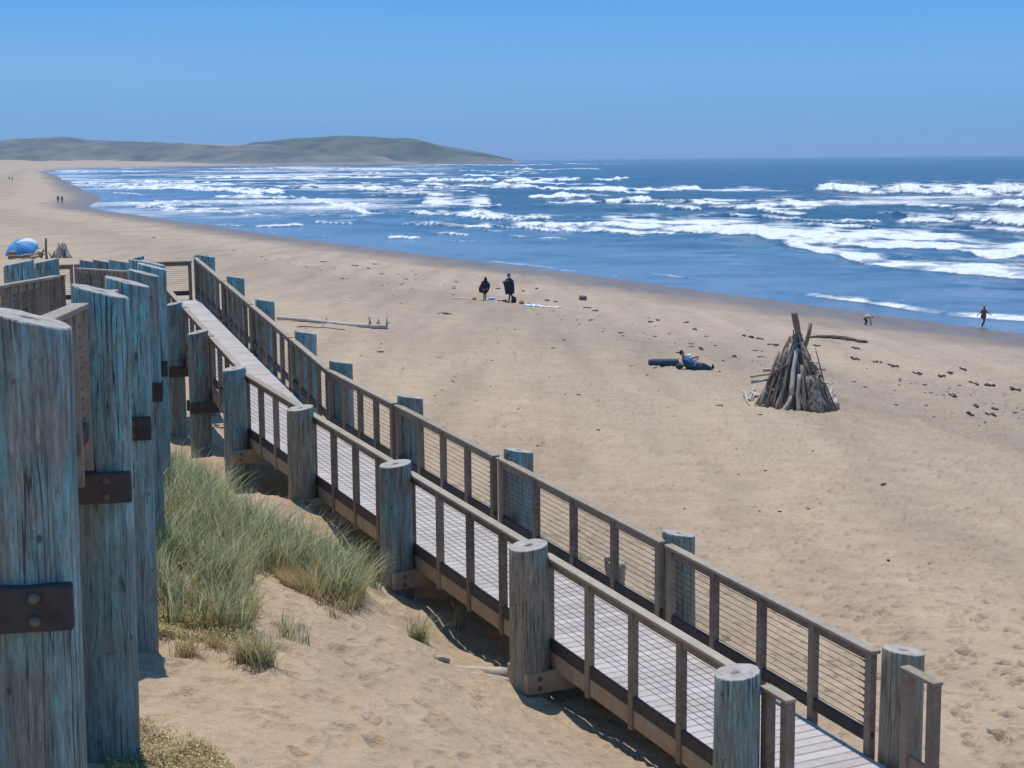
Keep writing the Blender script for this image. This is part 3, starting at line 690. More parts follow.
for i in range(5):
    a = LA(pl_[i]) - nA * 0.24; b = RA(pr_[i]) + nA * 0.24
    pile(low, a.x, a.y, a.z + tops[i], (0.42, 0.43, 0.44, 0.46, 0.42)[i], -nA, 0.14, tan=i in (1, 3))
    pile(low, b.x, b.y, b.z + (1.19, 1.18, 1.18, 1.13, 1.08)[i], (0.44, 0.43, 0.43, 0.41, 0.42)[i], nA, 0.17, tan=i > 2)
    crossbeams(low, a, b, dA, (a.z + b.z) / 2 - 0.24, over=0.16, h=0.25, dia=0.42, m_='string')

# upper ramp, from the bend up to the landing
dB = Vector((-0.326, 0.945, 0)); dB.normalize(); nB = Vector((dB.y, -dB.x, 0))
def RB(k, h=0): return RA(0) + dB * k + Vector((0, 0, 0.066 * k + h))
def LB(k, h=0): return RB(k, h) - nB * WA
def CB(k, h=0): return RB(k, h) - nB * (WA / 2)
upr = empty('boardwalk_ramp', (*CB(8).xy, gz(*CB(8).xy)))
tag(upr, 'upper timber ramp between the bend and the far landing, its railings in shade', 'ramp', 'boardwalk flights')
m = MB(); deck_mesh(m, CB(0.2, -0.02), CB(15.3, -0.02), WA / 2 - 0.05); m.build('deck', M['deck'], upr)
stringers(upr, RB(0.05), RB(16.8), 0); stringers(upr, LB(0.15), LB(15.3), 0); stringers(upr, CB(0.1), CB(15.2), 0)
kb = [0.06, 3.5, 7.99, 11.95, 16.89]; lb = [0.3, 4.08, 7.93, 11.9, 15.3]
for i in range(4):
    panel(upr, RB(kb[i + 1] - 0.1), RB(kb[i] + 0.06), 5 if i else 4, nB)
    panel(upr, LB(lb[i + 1] - 0.1), LB(lb[i] + 0.06), 4, -nB, fit=False)
for k, dz in ((3.3, 1.2), (7.75, 1.19), (11.7, 1.19), (16.4, 1.15)):
    b = RB(k) + nB * 0.26; pile(upr, b.x, b.y, b.z + dz, 0.44, nB, 0.17)
for k, dz in ((4.15, 1.15), (8.0, 1.15), (11.95, 1.14), (15.35, 1.3)):
    a = LB(k) - nB * 0.26; pile(upr, a.x, a.y, a.z + dz, 0.42, -nB, 0.2)
    b = RB(k) + nB * 0.2
    crossbeams(upr, a, b, dB, a.z - 0.26)

# landing joining the two flights
lan_r = RB(16.89); lan_r.z = RB(15.3).z; zL = lan_r.z
land = empty('boardwalk_landing', (*(lan_r - nB * 2.4).xy, gz(*(lan_r - nB * 2.4).xy)))
tag(land, 'far boardwalk landing with dark cable railing along its back', 'landing')
bk = lambda L, t=0, h=0: Vector((lan_r.x, lan_r.y, zL + h)) - nB * L - dB * t
m = MB(); deck_mesh(m, bk(-0.0, 0.8, -0.02), bk(4.95, 0.8, -0.02), 0.8); m.build('deck', M['deck'], land)
stringers(land, bk(0, 0.02), bk(5.0, 0.02), 0); stringers(land, bk(1.55, 1.62), bk(3.35, 1.62), 0)
panel(land, bk(0.12), bk(3.27), 2, dB, fit=False, dark=True, ncab=12); panel(land, bk(3.33), bk(5.0), 1, dB, fit=False, dark=True, ncab=12)
panel(land, bk(1.75, 1.6), bk(3.2, 1.6), 1, -dB, fit=False, dark=True); panel(land, bk(5.0, 0.1), bk(5.0, 1.6), 1, -nB, fit=False, dark=True)
for L, t in ((-0.2, -0.25), (2.5, -0.25), (4.9, -0.25)):
    q = bk(L, t); pile(land, q.x, q.y, zL + (1.2 if L < 1 else 0.7), 0.42, dB, 0.15)

# high walkway climbing back towards the viewer
dC = Vector((-0.189, 1, 0)); dC.normalize(); nC = Vector((dC.y, -dC.x, 0)); WC = 1.4
def zc(y): return -2.03 - 0.055 * (y - 10.9)
def RC(y, h=0): return P3(-0.95 - 0.189 * y, y, zc(y) + h)
def LC(y, h=0): return RC(y, h) - nC * WC
def CC(y, h=0): return RC(y, h) - nC * WC / 2
high = empty('raised_walkway', (*CC(15).xy, gz(*CC(15).xy)))
tag(high, 'raised walkway on tall weathered blue-green piles closest to the viewer', 'walkway', 'boardwalk flights')
m = MB(); deck_mesh(m, CC(7.45, -0.02), CC(26.6, -0.02), WC / 2 - 0.05)
YB = 26.5; e0 = RC(YB); e1 = bk(3.3, 1.55); dF = Vector((e1.x - e0.x, e1.y - e0.y, 0)); LF = dF.length; dF.normalize(); nF = Vector((dF.y, -dF.x, 0))
def RF(k, h=0): return e0 + dF * k + Vector((0, 0, (zL - e0.z) * k / LF + h))
def LF_(k, h=0): return RF(k, h) - nF * WC
deck_mesh(m, RF(0.1, -0.02) - nF * WC / 2, RF(LF, -0.02) - nF * WC / 2, WC / 2 - 0.05)
m.build('deck', M['deck'], high)
stringers(high, RC(7.45), RC(26.5), 0, 0.12); stringers(high, LC(7.45), LC(26.4), 0, 0.12); stringers(high, RF(0.05), RF(LF), 0, 0.12); stringers(high, LF_(0.1), LF_(LF), 0, 0.12)
yp = [3.8, 7.55, 11.35, 15.1, 18.9, 22.7, 26.5]
xr = [None, 25, 100, 128, 144.5, 153, 154]
for i, y in enumerate(yp):
    if i == 0: continue
    if i == 0: a = RC(y) + nC * 0.05
    else: a = at(xr[i], 300, y)
    zt = (None, -0.725, -0.905, -1.12, -1.30, -1.47, -1.66)[i] if i else -0.55
    d_ = (0.41, 0.43, 0.40, 0.42, 0.36, 0.41, 0.41)[i]
    pile(high, a.x, a.y, 10 + zt, d_, nC, 0.27, lean=(-0.075, 0.0))
    b = LC(y) - nC * 0.26
    pile(high, b.x, b.y, 10 + zc(y) + 1.3, 0.4, -nC, 0.2)
    crossbeams(high, b, Vector((a.x, a.y, 0)), dC, 10 + zc(y) - 0.125, over=0.175, dia=d_)
for i in range(1, len(yp) - 1):
    y0, y1 = yp[i] + 0.2, yp[i + 1] - 0.3
    if i == 0: y1 = 6.0
    of = 0.05 if i else -0.1
    panel(high, RC(y0) + nC * of, RC(y1) + nC * of, 4, nC, fit=False, skirt=0.1)
    y0, y1 = yp[i] + 0.1, (yp[i + 1] - 0.05 if i < 5 else 25.2)
    panel(high, LC(y0), LC(y1), 4, -nC, fit=False, skirt=0.15)
for i in range(4):
    k0, k1 = LF * i / 4 + 0.1, LF * (i + 1) / 4 - 0.06
    panel(high, RF(k0), RF(k1), 4, nF, fit=False, skirt=0.15); panel(high, LF_(k0 + 0.3), LF_(k1), 4, -nF, fit=False, skirt=0.15)
    for s_, fn, w in ((1, RF, 0), (-1, LF_, 0)):
        q = fn(k1) + nF * 0.26 * s_
        pile(high, q.x, q.y, q.z + (1.25 if s_ > 0 else 1.2), 0.4, nF * s_, 0.2)
    qa, qb = LF_(k1) - nF * 0.26, RF(k1) + nF * 0.26
    crossbeams(high, qa, qb, dF, qa.z - 0.2)

# ------------------------------------------------------------------ dune grass and ground cover
def leaf_mat(name, tr=0.25):
    m, nt, b = mat(name); c = attr(nt, 'col', 'Color'); lk(nt, c, b.inputs['Base Color']); b.inputs['Roughness'].default_value = 0.55
    t = nt.nodes.new('ShaderNodeBsdfTranslucent'); lk(nt, c, t.inputs['Color']); mx = nt.nodes.new('ShaderNodeMixShader'); mx.inputs[0].default_value = tr
    out = nt.nodes['Material Output']; lk(nt, b.outputs[0], mx.inputs[1]); lk(nt, t.outputs[0], mx.inputs[2]); lk(nt, mx.outputs[0], out.inputs[0])
    return m
M['blade'] = leaf_mat('dune_grass_blades', 0.4); M['cover'] = leaf_mat('dune_ground_cover', 0.15)
GREENS = np.array([(0.275, 0.325, 0.150), (0.400, 0.440, 0.235), (0.125, 0.165, 0.060), (0.640, 0.660, 0.440), (0.560, 0.480, 0.230)])
STRAW = np.array([(0.56, 0.42, 0.21), (0.46, 0.32, 0.15), (0.64, 0.50, 0.28)])
def blades(base, L, wid, lean, spread, straw, seed, seg=4):
    """curved strips: base points (n,3), length, width, common lean vector, random spread, share of straw-coloured ones"""
    g = np.random.default_rng(seed); n = len(base)
    L = L * g.uniform(0.55, 1.15, n); th = g.uniform(0, 2 * np.pi, n); q = spread * g.uniform(0.15, 1, n) ** 0.8
    hx = lean[0] + q * np.cos(th); hy = lean[1] + q * np.sin(th)
    st = np.linspace(0, 1, seg + 1); V = []; C = []
    isS = g.random(n) < straw
    col = np.where(isS[:, None], STRAW[g.integers(0, 3, n)], GREENS[g.integers(0, len(GREENS), n)]) * g.uniform(0.8, 1.2, (n, 1))
    side = np.stack([-hy, hx], 1); side /= np.linalg.norm(side, axis=1, keepdims=True) + 1e-6
    a = g.uniform(-1.2, 1.2, n); side = np.stack([side[:, 0] * np.cos(a) - side[:, 1] * np.sin(a), side[:, 0] * np.sin(a) + side[:, 1] * np.cos(a)], 1)
    curl = g.uniform(0.5, 1.4, n)
    for t in st:
        x = base[:, 0] + hx * L * (t * 0.35 + 0.65 * t * t * curl); y = base[:, 1] + hy * L * (t * 0.35 + 0.65 * t * t * curl)
        z = base[:, 2] + L * (t - 0.28 * curl * np.hypot(hx, hy) * t * t * t)
        ww = wid * (1 - t ** 1.5) * 0.5 + 0.0005
        V.append(np.stack([np.stack([x - side[:, 0] * ww, y - side[:, 1] * ww, z], 1), np.stack([x + side[:, 0] * ww, y + side[:, 1] * ww, z], 1)], 1))
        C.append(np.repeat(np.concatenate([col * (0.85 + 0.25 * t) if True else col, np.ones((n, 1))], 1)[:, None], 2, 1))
    V = np.stack(V, 1); C = np.stack(C, 1)          # n, seg+1, 2, 3
    k = 2 * (seg + 1); b = np.arange(n)[:, None] * k; Fc = []
    for j in range(seg): Fc.append(np.stack([b[:, 0] + 2 * j, b[:, 0] + 2 * j + 1, b[:, 0] + 2 * j + 3, b[:, 0] + 2 * j + 2], 1))
    return V.reshape(-1, 3), np.concatenate(Fc), C.reshape(-1, 4)
def inpoly(px, py, poly):
    c = np.zeros(px.shape, bool); n = len(poly)
    for i in range(n):
        (x0, y0), (x1, y1) = poly[i], poly[(i + 1) % n]
        c ^= ((y0 > py) != (y1 > py)) & (px < (x1 - x0) * (py - y0) / (y1 - y0 + 1e-9) + x0)
    return c
def plan(poly): return [tuple(hit(x, y).xy) for x, y in poly]
def scatter(poly, n, seed, keep=None):
    g = np.random.default_rng(seed); P = np.array(poly); lo, hi = P.min(0), P.max(0); out = []
    while sum(map(len, out)) < n:
        q = g.uniform(lo, hi, (n * 2, 2)); q = q[inpoly(q[:, 0], q[:, 1], poly)]
        if keep is not None: q = q[keep(q, g)]
        out.append(q)
    q = np.concatenate(out)[:n]; return np.column_stack([q, ground(q[:, 0], q[:, 1]) - 0.02])
def off_ramp(q, g):   # nothing grows right under the ramp
    return (q[:, 0] - (-3.306)) * nA.x + (q[:, 1] - 28.754) * nA.y < -2.15
def clumpy(sc, thr, s):
    def f(q, g): return off_ramp(q, g) & (vn(q[:, 0] / sc, q[:, 1] / sc, s) + 0.35 * g.uniform(-1, 1, len(q)) > thr)
    return f
MEADOW = plan([(158, 486), (178, 470), (204, 502), (240, 530), (290, 550), (335, 572), (366, 594), (352, 610), (318, 602), (285, 578), (252, 578), (262, 610), (243, 640), (200, 634), (168, 630), (150, 600), (140, 560), (140, 500)])
LOWER = plan([(150, 606), (205, 606), (250, 622), (258, 648), (232, 652), (200, 645), (150, 642)])
parts = []
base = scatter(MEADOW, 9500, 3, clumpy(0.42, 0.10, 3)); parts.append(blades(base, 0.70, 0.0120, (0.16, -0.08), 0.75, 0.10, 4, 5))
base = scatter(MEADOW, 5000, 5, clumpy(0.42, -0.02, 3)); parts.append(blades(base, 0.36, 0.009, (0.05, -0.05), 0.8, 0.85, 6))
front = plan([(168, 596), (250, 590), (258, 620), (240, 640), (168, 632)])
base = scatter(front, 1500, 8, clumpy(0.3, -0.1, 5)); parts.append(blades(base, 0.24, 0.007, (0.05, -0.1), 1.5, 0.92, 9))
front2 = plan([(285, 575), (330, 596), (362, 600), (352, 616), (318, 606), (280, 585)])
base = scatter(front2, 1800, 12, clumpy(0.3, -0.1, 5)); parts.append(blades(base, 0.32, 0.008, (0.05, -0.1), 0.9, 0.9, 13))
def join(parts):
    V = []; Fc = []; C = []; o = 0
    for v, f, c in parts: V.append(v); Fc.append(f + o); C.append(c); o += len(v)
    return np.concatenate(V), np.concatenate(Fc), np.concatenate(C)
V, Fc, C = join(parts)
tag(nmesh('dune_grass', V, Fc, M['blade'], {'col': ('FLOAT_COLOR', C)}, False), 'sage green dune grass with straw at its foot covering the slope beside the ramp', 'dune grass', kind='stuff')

def tuft(px, py, n, L, spread, straw, rad, seed, label, group='single grass tufts on the dune'):
    spread *= 1.35; rad *= 0.6; n = int(n * 0.7)
    c = hit(px, py); g = np.random.default_rng(seed)
    q = np.column_stack([g.normal(0, rad, n), g.normal(0, rad, n)]); b = np.column_stack([q[:, 0] + c.x, q[:, 1] + c.y, ground(q[:, 0] + c.x, q[:, 1] + c.y) - 0.02])
    v, f, cc = blades(b, L, 0.007, (0.12, -0.05), spread, straw, seed)
    v = v - np.array(c)
    o = nmesh('grass_tuft', v, f, M['blade'], {'col': ('FLOAT_COLOR', cc)}, False); place(o, c)
    tag(o, label, 'grass tuft', group)
tuft(262, 668, 420, 0.42, 0.75, 0.35, 0.13, 21, 'thick half-dry grass tuft standing alone below the meadow')
tuft(243, 664, 220, 0.34, 0.8, 0.75, 0.09, 22, 'straw-coloured tuft just left of the thick half-dry tuft')
tuft(186, 655, 200, 0.34, 0.7, 0.8, 0.10, 23, 'dry sparse tuft near the foot of the third foreground pile')
tuft(218, 652, 160, 0.26, 0.9, 0.9, 0.08, 24, 'low yellow-brown tuft between two taller dry tufts')
tuft(283, 640, 70, 0.42, 0.5, 0.2, 0.09, 25, 'thin upright tuft of few stems on open sand right of the meadow')
tuft(300, 642, 55, 0.36, 0.6, 0.25, 0.08, 26, 'second sparse upright tuft, right beside the thin one')
tuft(320, 602, 60, 0.34, 0.5, 0.35, 0.06, 27, 'small grey-green tuft at the right front edge of the meadow')
tuft(334, 616, 45, 0.30, 0.6, 0.4, 0.07, 30, 'tiny wispy tuft on bare sand below the meadow edge')
tuft(418, 640, 260, 0.38, 0.6, 0.15, 0.09, 28, 'green leaning tuft alone on the sand slope near the ramp')
tuft(458, 630, 45, 0.52, 0.7, 0.1, 0.08, 29, 'few long arching blades at the shaded edge of the ramp')
tuft(372, 586, 110, 0.5, 0.6, 0.15, 0.12, 31, 'green tuft in front of the third ramp pile')
# succulent ground cover in the corner of the foreground and under the meadow
def cover(poly, n, seed, cols, thr):
    b = scatter(poly, n, seed, lambda q, g: vn(q[:, 0] / 0.22, q[:, 1] / 0.22, seed) + 0.25 * g.uniform(-1, 1, len(q)) > thr)
    g = np.random.default_rng(seed); V = []; Fc = []; C = []
    h = g.uniform(0.0, 0.10, n); th = g.uniform(0, 6.28, n); tl = g.uniform(-0.7, 0.7, n); sz = g.uniform(0.006, 0.014, n)
    col = np.array(cols)[g.integers(0, len(cols), n)] * g.uniform(0.7, 1.3, (n, 1))
    ux = np.stack([np.cos(th), np.sin(th), tl], 1) * sz[:, None]; uy = np.stack([-np.sin(th), np.cos(th), 0.5 * tl], 1) * sz[:, None] * 0.55
    c = b + np.stack([0 * h, 0 * h, h + 0.02], 1)
    V = np.stack([c - ux, c - uy, c + ux, c + uy], 1).reshape(-1, 3); Fc = np.arange(4 * n).reshape(-1, 4)
    C = np.repeat(np.concatenate([col, np.ones((n, 1))], 1), 4, 0); return V, Fc, C
CC1 = [(0.46, 0.34, 0.11), (0.33, 0.23, 0.08), (0.56, 0.43, 0.17), (0.22, 0.23, 0.07), (0.24, 0.13, 0.08), (0.16, 0.12, 0.06)]
v1 = cover(plan([(120, 728), (150, 728), (188, 742), (214, 756), (236, 774), (226, 810), (120, 810), (100, 745)]), 26000, 41, CC1, -0.18)
v2 = cover(LOWER, 26000, 43, [(0.46, 0.33, 0.11), (0.36, 0.24, 0.08), (0.24, 0.22, 0.08), (0.52, 0.40, 0.17)], -0.16)
v3 = cover(plan([(310, 590), (352, 604), (348, 614), (318, 606)]), 1800, 47, CC1, -0.05)
V, Fc, C = join([v1, v2, v3])
tag(nmesh('ground_cover', V, Fc, M['cover'], {'col': ('FLOAT_COLOR', C)}, False), 'low mat of yellow-brown succulent leaves creeping over the dune sand', 'ground cover', kind='stuff')

# ------------------------------------------------------------------ driftwood
M['drift'] = lumber('driftwood_grey', (0.20, 0.142, 0.102), (0.50, 0.385, 0.290)); M['pale'] = lumber('driftwood_bleached', (0.28, 0.225, 0.178), (0.54, 0.46, 0.385))
M['dark'] = lumber('driftwood_dark', (0.11, 0.078, 0.058), (0.30, 0.215, 0.16)); M['red'] = lumber('driftwood_reddish', (0.16, 0.090, 0.058), (0.33, 0.205, 0.14))
def mottled():
    m, nt, b = mat('mottled_bark'); n = noise(nt, pos(nt), 9, 5, 0.6)
    lk(nt, ramp(nt, n, [(0.38, (0.05, 0.04, 0.035)), (0.5, (0.24, 0.19, 0.14)), (0.7, (0.38, 0.31, 0.24))]), b.inputs['Base Color']); b.inputs['Roughness'].default_value = 0.9; bump(nt, b, n, 0.8, 0.03); return m
M['bark'] = mottled(); M['tanwood'] = lumber('driftwood_tan', (0.34, 0.25, 0.165), (0.62, 0.50, 0.37))
def limb(mb, a, b, r0, r1, wob=0.03, seg=8, n=7, jit=0.10, bend=None):
    a = Vector(a); b = Vector(b); L = (b - a).length; pts = []; rad = []
    o = Vector((random.uniform(-1, 1), random.uniform(-1, 1), random.uniform(-1, 1))) * wob * L
    for i in range(n):
        t = i / (n - 1); p = a.lerp(b, t) + o * math.sin(t * math.pi) + Vector((random.uniform(-1, 1), random.uniform(-1, 1), random.uniform(-1, 1))) * wob * 0.25 * L
        if bend: p += Vector(bend) * (4 * t * (1 - t))
        pts.append(p); rad.append(r0 + (r1 - r0) * t)
    mb.tube(pts, rad, seg, None, 0, jit)
def top_thing(name, label, cat, w, group=None): return tag(empty(name, w), label, cat, group)

# the tepee of driftwood out on the open sand
tc = hit(795, 407); T = top_thing('driftwood_tepee', 'tall driftwood tepee of leaning logs standing on the open beach', 'tepee', tc)
sc_ = tc.y / F                      # metres per photo pixel at the tepee
def tp(px, py, dy=0.0): return Vector((tc.x + (px - 795) * sc_, tc.y + dy, tc.z + (407 - py) * sc_ * 1.005))
def log(a, b, r0, r1, m_='drift', label=None, **k):
    mb = MB(); limb(mb, a, b, r0, r1, **k); o = mb.build('log', M[m_], T)
    if label: o['label'] = label
    return o
random.seed(21)
for i in range(62):
    th = 2 * math.pi * (i + random.uniform(-0.3, 0.3)) / 62; rr2 = random.uniform(0.95, 1.28)
    fx = math.cos(th) * rr2 * 1.02; fy = math.sin(th) * rr2 * 0.95
    foot = Vector((tc.x + fx, tc.y + fy, 0)); foot.z = gz(foot.x, foot.y) - 0.08
    top = Vector((tc.x + math.cos(th) * 0.09 + random.uniform(-.12, .12), tc.y + math.sin(th) * 0.1 + random.uniform(-.1, .1), tc.z + random.uniform(1.7, 2.35)))
    if abs(math.sin(th)) < 0.5 and random.random() < 0.7: top = foot.lerp(top, random.uniform(0.55, 0.85))
    r0 = random.choice((0.035, 0.045, 0.06, 0.08))
    log(foot, top, r0, r0 * random.uniform(0.45, 0.8), random.choice(('drift', 'drift', 'dark', 'drift', 'red', 'pale') if math.sin(th) < 0 else ('drift', 'dark')), wob=0.045, jit=.16)
log(tp(806, 372, 0.2), tp(792, 311, -0.1), 0.09, 0.10, 'red', 'thick brown pole rising from the peak', wob=0.01)
log(tp(790, 360, -0.1), tp(809, 322, -0.05), 0.07, 0.06, 'dark', 'dark crooked limb forking from the peak', wob=0.02, bend=(0.08, 0, -0.22))
log(tp(788, 360, -.2), tp(791, 328, -.2), 0.03, 0.02, 'dark')
log(tp(765, 408, -1.25), tp(786, 390, -1.0), 0.075, 0.065, 'pale', 'pale bent limb sweeping across the front', wob=0.02, bend=(0.08, -0.05, -0.12))
log(tp(786, 390, -1.0), tp(794, 346, -0.35), 0.085, 0.06, 'pale', 'pale upright limb at the centre of the front', wob=0.03)
log(tp(810, 409, -1.3), tp(806, 372, -0.9), 0.24, 0.19, 'bark', 'broad mottled slab of log leaning on the front', wob=0.02, seg=12)
log(tp(798, 408, -1.3), tp(797, 362, -0.7), 0.08, 0.06, 'dark'); log(tp(791, 409, -1.35), tp(794, 370, -0.9), 0.07, 0.06, 'drift'); log(tp(822, 408, -1.0), tp(801, 358, -.4), 0.10, 0.07, 'dark')
for a, b, r, m_ in (((759, 405), (783, 350), .09, 'drift'), ((767, 407), (785, 356), .075, 'dark'), ((774, 408), (788, 350), .06, 'red'), ((779, 408), (789, 362), .05, 'dark'), ((784, 409), (791, 356), .07, 'drift'), ((803, 409), (799, 352), .06, 'dark'), ((817, 409), (803, 350), .075, 'dark'), ((826, 408), (806, 364), .085, 'drift'), ((819, 408), (812, 372), .06, 'red'), ((762, 406), (775, 366), .05, 'dark'), ((788, 408), (792, 372), .05, 'dark')):
    log(tp(*a, -1.05 + abs(a[0] - 795) * .012), tp(*b, -.25), r * .7, r * .5, m_, wob=.045, jit=.18)
for i in range(26):
    s_ = random.choice((-1, 1)); t = random.uniform(.12, .75); cx_ = 795 + s_ * (38 - 34 * t) * random.uniform(.75, 1.0); cy_ = 408 - 68 * t
    dx = s_ * random.uniform(3, 9); dy = random.uniform(-7, 5)
    log(tp(cx_, cy_, random.uniform(-.7, -.2)), tp(cx_ + dx, cy_ + dy, random.uniform(-.9, 0)), random.uniform(.018, .04), .012, random.choice(('drift', 'red', 'pale', 'dark')), wob=.06, n=5)
for i in range(30):
    x0 = random.uniform(757, 834); log(tp(x0, 408, -1.25 + abs(x0 - 795) * .014), tp(795 + (x0 - 795) * random.uniform(.1, .55), random.uniform(345, 380), -.3), random.uniform(.022, .04), .016, random.choice(('drift', 'red', 'pale', 'dark')), wob=.04)
log(tp(756, 405, -0.6), tp(777, 350, -.2), 0.075, 0.05, 'drift', wob=.04); log(tp(764, 406, -0.8), tp(781, 352, -.3), 0.045, 0.035, 'red', wob=.04); log(tp(770, 405, -1.0), tp(788, 342, -.2), 0.05, 0.04, 'drift', wob=.04)
for a, b, r, m_ in (((748, 374.5), (772, 372.5), .04, 'drift'), ((749, 380), (770, 377), .05, 'pale'), ((761, 368), (776, 369), .06, 'pale'), ((808, 366), (824, 369), .05, 'drift'), ((806, 372), (822, 376), .04, 'dark'),
                    ((804, 362), (818, 367), .04, 'dark'), ((812, 378), (823, 387), .03, 'drift')):
    log(tp(*a, -0.3), tp(*b, -0.15), r, r * .7, m_)
mb = MB(); mb.tube([tp(796 + 0.19 / sc_ * math.cos(a), 341 - 0.03 * math.sin(a) / sc_, 0.19 * math.sin(a)) for a in np.linspace(0, 6.28, 14)], 0.025, 6); mb.build('rope', simple('yellow_rope', (0.42, 0.24, 0.05), 0.8), T)
def drift(name, label, segs, m_, group=None, cat='driftwood'):
    mb = MB(); c = Vector(segs[0][0])
    for a, b, r0, r1 in segs: limb(mb, a, b, r0, r1, wob=0.03)
    o = mb.build(name, M[m_], None, (c.x, c.y, c.z)); tag(o, label, cat, group); return o
GD_ = 'loose driftwood by the tepee'
def tg(px, py, h=0.06):
    p = hit(px, py); p.z += h; return p
drift('driftwood_log', 'bleached knobbly log lying at the seaward foot of the tepee', [(tg(826, 400, .14), tg(836, 409, .1), .15, .12), (tg(829, 402, .2), tg(832, 398, .3), .09, .05), (tg(833, 405, .12), tg(838, 406, .2), .08, .05), (tg(830, 408, .08), tg(825, 411, .05), .06, .04)], 'pale', GD_)
drift('driftwood_log', 'short dark log under the bleached knobbly log', [(tg(824, 410, .08), tg(834, 411, .06), .09, .07)], 'dark', GD_)
drift('driftwood_log', 'crooked white branch on the sand at the landward foot of the tepee', [(tg(743, 396, .16), tg(746, 401, .05), .05, .045), (tg(746, 401, .05), tg(754, 402.5, .06), .05, .03), (tg(747, 401, .05), tg(750, 405, .02), .035, .02), (tg(749, 401.5, .06), tg(752, 397, .2), .03, .015)], 'pale', GD_)
drift('driftwood_log', 'pale stubby root piece behind the crooked white branch', [(tg(752, 395, .08), tg(760, 399, .08), .07, .06), (tg(753, 394, .1), tg(756, 390, .25), .04, .02), (tg(755, 397, .1), tg(751, 399.5, .05), .04, .02)], 'pale', GD_)
# long bleached pole with its root fan
a, b = tg(276, 321.5, .09), tg(388, 329.5, .09)
RD = empty('driftwood_pole', a.lerp(b, .5)); tag(RD, 'long bleached driftwood pole with a broken root end lying on the beach', 'driftwood')
mb = MB(); pts = [a.lerp(b, t) + Vector((0, 0.5 * math.sin(t * 5 + 1), 0.03)) for t in np.linspace(0, 1, 16)]; mb.tube(pts, [0.075 + 0.05 * t for t in np.linspace(0, 1, 16)], 10, None, 0, 0.06); mb.build('trunk', M['pale'], RD)
for t, h, dx in ((0.83, .45, .1), (0.86, .5, -.15), (0.90, .3, .1), (0.93, .42, -.1), (0.985, .5, .05), (0.45, .28, 0.05), (0.97, .25, .3)):
    mb = MB(); p = a.lerp(b, t) + Vector((0, 0.4 * math.sin(t * 5 + 1), 0)); limb(mb, p, p + Vector((dx, random.uniform(-.2, .2), h)), .055, .015, wob=.08); mb.build('root', M['drift'], RD)
drift('driftwood_stick', 'thin dark stick on the sand just below the long pole', [(tg(297, 328, .02), tg(345, 331, .02), .03, .02)], 'dark')
drift('driftwood_log', 'weathered log half buried in the dune beside a ramp pile', [(tg(455, 665, -.04), tg(506, 676, -.01), .05, .10), (tg(470, 672, -.05), tg(507, 683, -.04), .05, .08)], 'pale')
drift('driftwood_board', 'small bleached wood chip lying on the dune sand', [(tg(437, 660, .02), tg(448, 661.5, .02), .035, .03)], 'pale')
# forked stump seen through the railing
p = hit(611, 588); q = hit(622, 590)
ST = drift('driftwood_stump', 'short bleached forked stump seen behind the ramp railing', [(p - Vector((0, 0, .1)), p + Vector((0.0, 0, .40)), .085, .07), (p + Vector((0, 0, .2)), p + Vector((-.05, 0, .46)), .07, .05), (q - Vector((.03, 0, .1)), q + Vector((0, 0, .40)), .06, .05), (p + Vector((0, 0, .06)), q + Vector((0, 0, .1)), .06, .06)], 'pale', cat='stump')

# ------------------------------------------------------------------ kelp and wrack along the tide lines
M['kelp'] = simple('dried_kelp', (0.055, 0.040, 0.030), 0.8, 0.5, 8)
def kelp(px, py, wpx, label, hgt=0.055, n=None):
    c = hit(px, py); s = c.y / F * wpx / 2 * 0.78; mb = MB()
    for i in range(n or max(3, int(wpx / 3))):
        t = random.uniform(-1, 1); x = c.x + s * t; y = c.y + random.uniform(-.35, .35) * min(1, s); r = s * random.uniform(.3, .6) * (1.1 - abs(t))
        mb.blob((x, y, gz(x, y) + hgt * .3), max(.05, min(r, .42)) * .85, max(.05, min(r * .8, .3)), hgt * random.uniform(.5, 1.1), 9, 6, 0.25)
    for i in range(4):
        x0 = c.x + s * random.uniform(-1, 1); x1 = c.x + s * random.uniform(-1.25, 1.25); y = c.y + random.uniform(-.4, .4)
        mb.tube([(x0 + (x1 - x0) * t, y + .12 * math.sin(5 * t + i), gz(x0 + (x1 - x0) * t, y) + .03) for t in np.linspace(0, 1, 6)], .028, 5, None, 0, .2)
    o = mb.build('kelp_clump', M['kelp'], None, (c.x, c.y, c.z)); tag(o, label, 'kelp', 'dark kelp clumps along the tide lines')
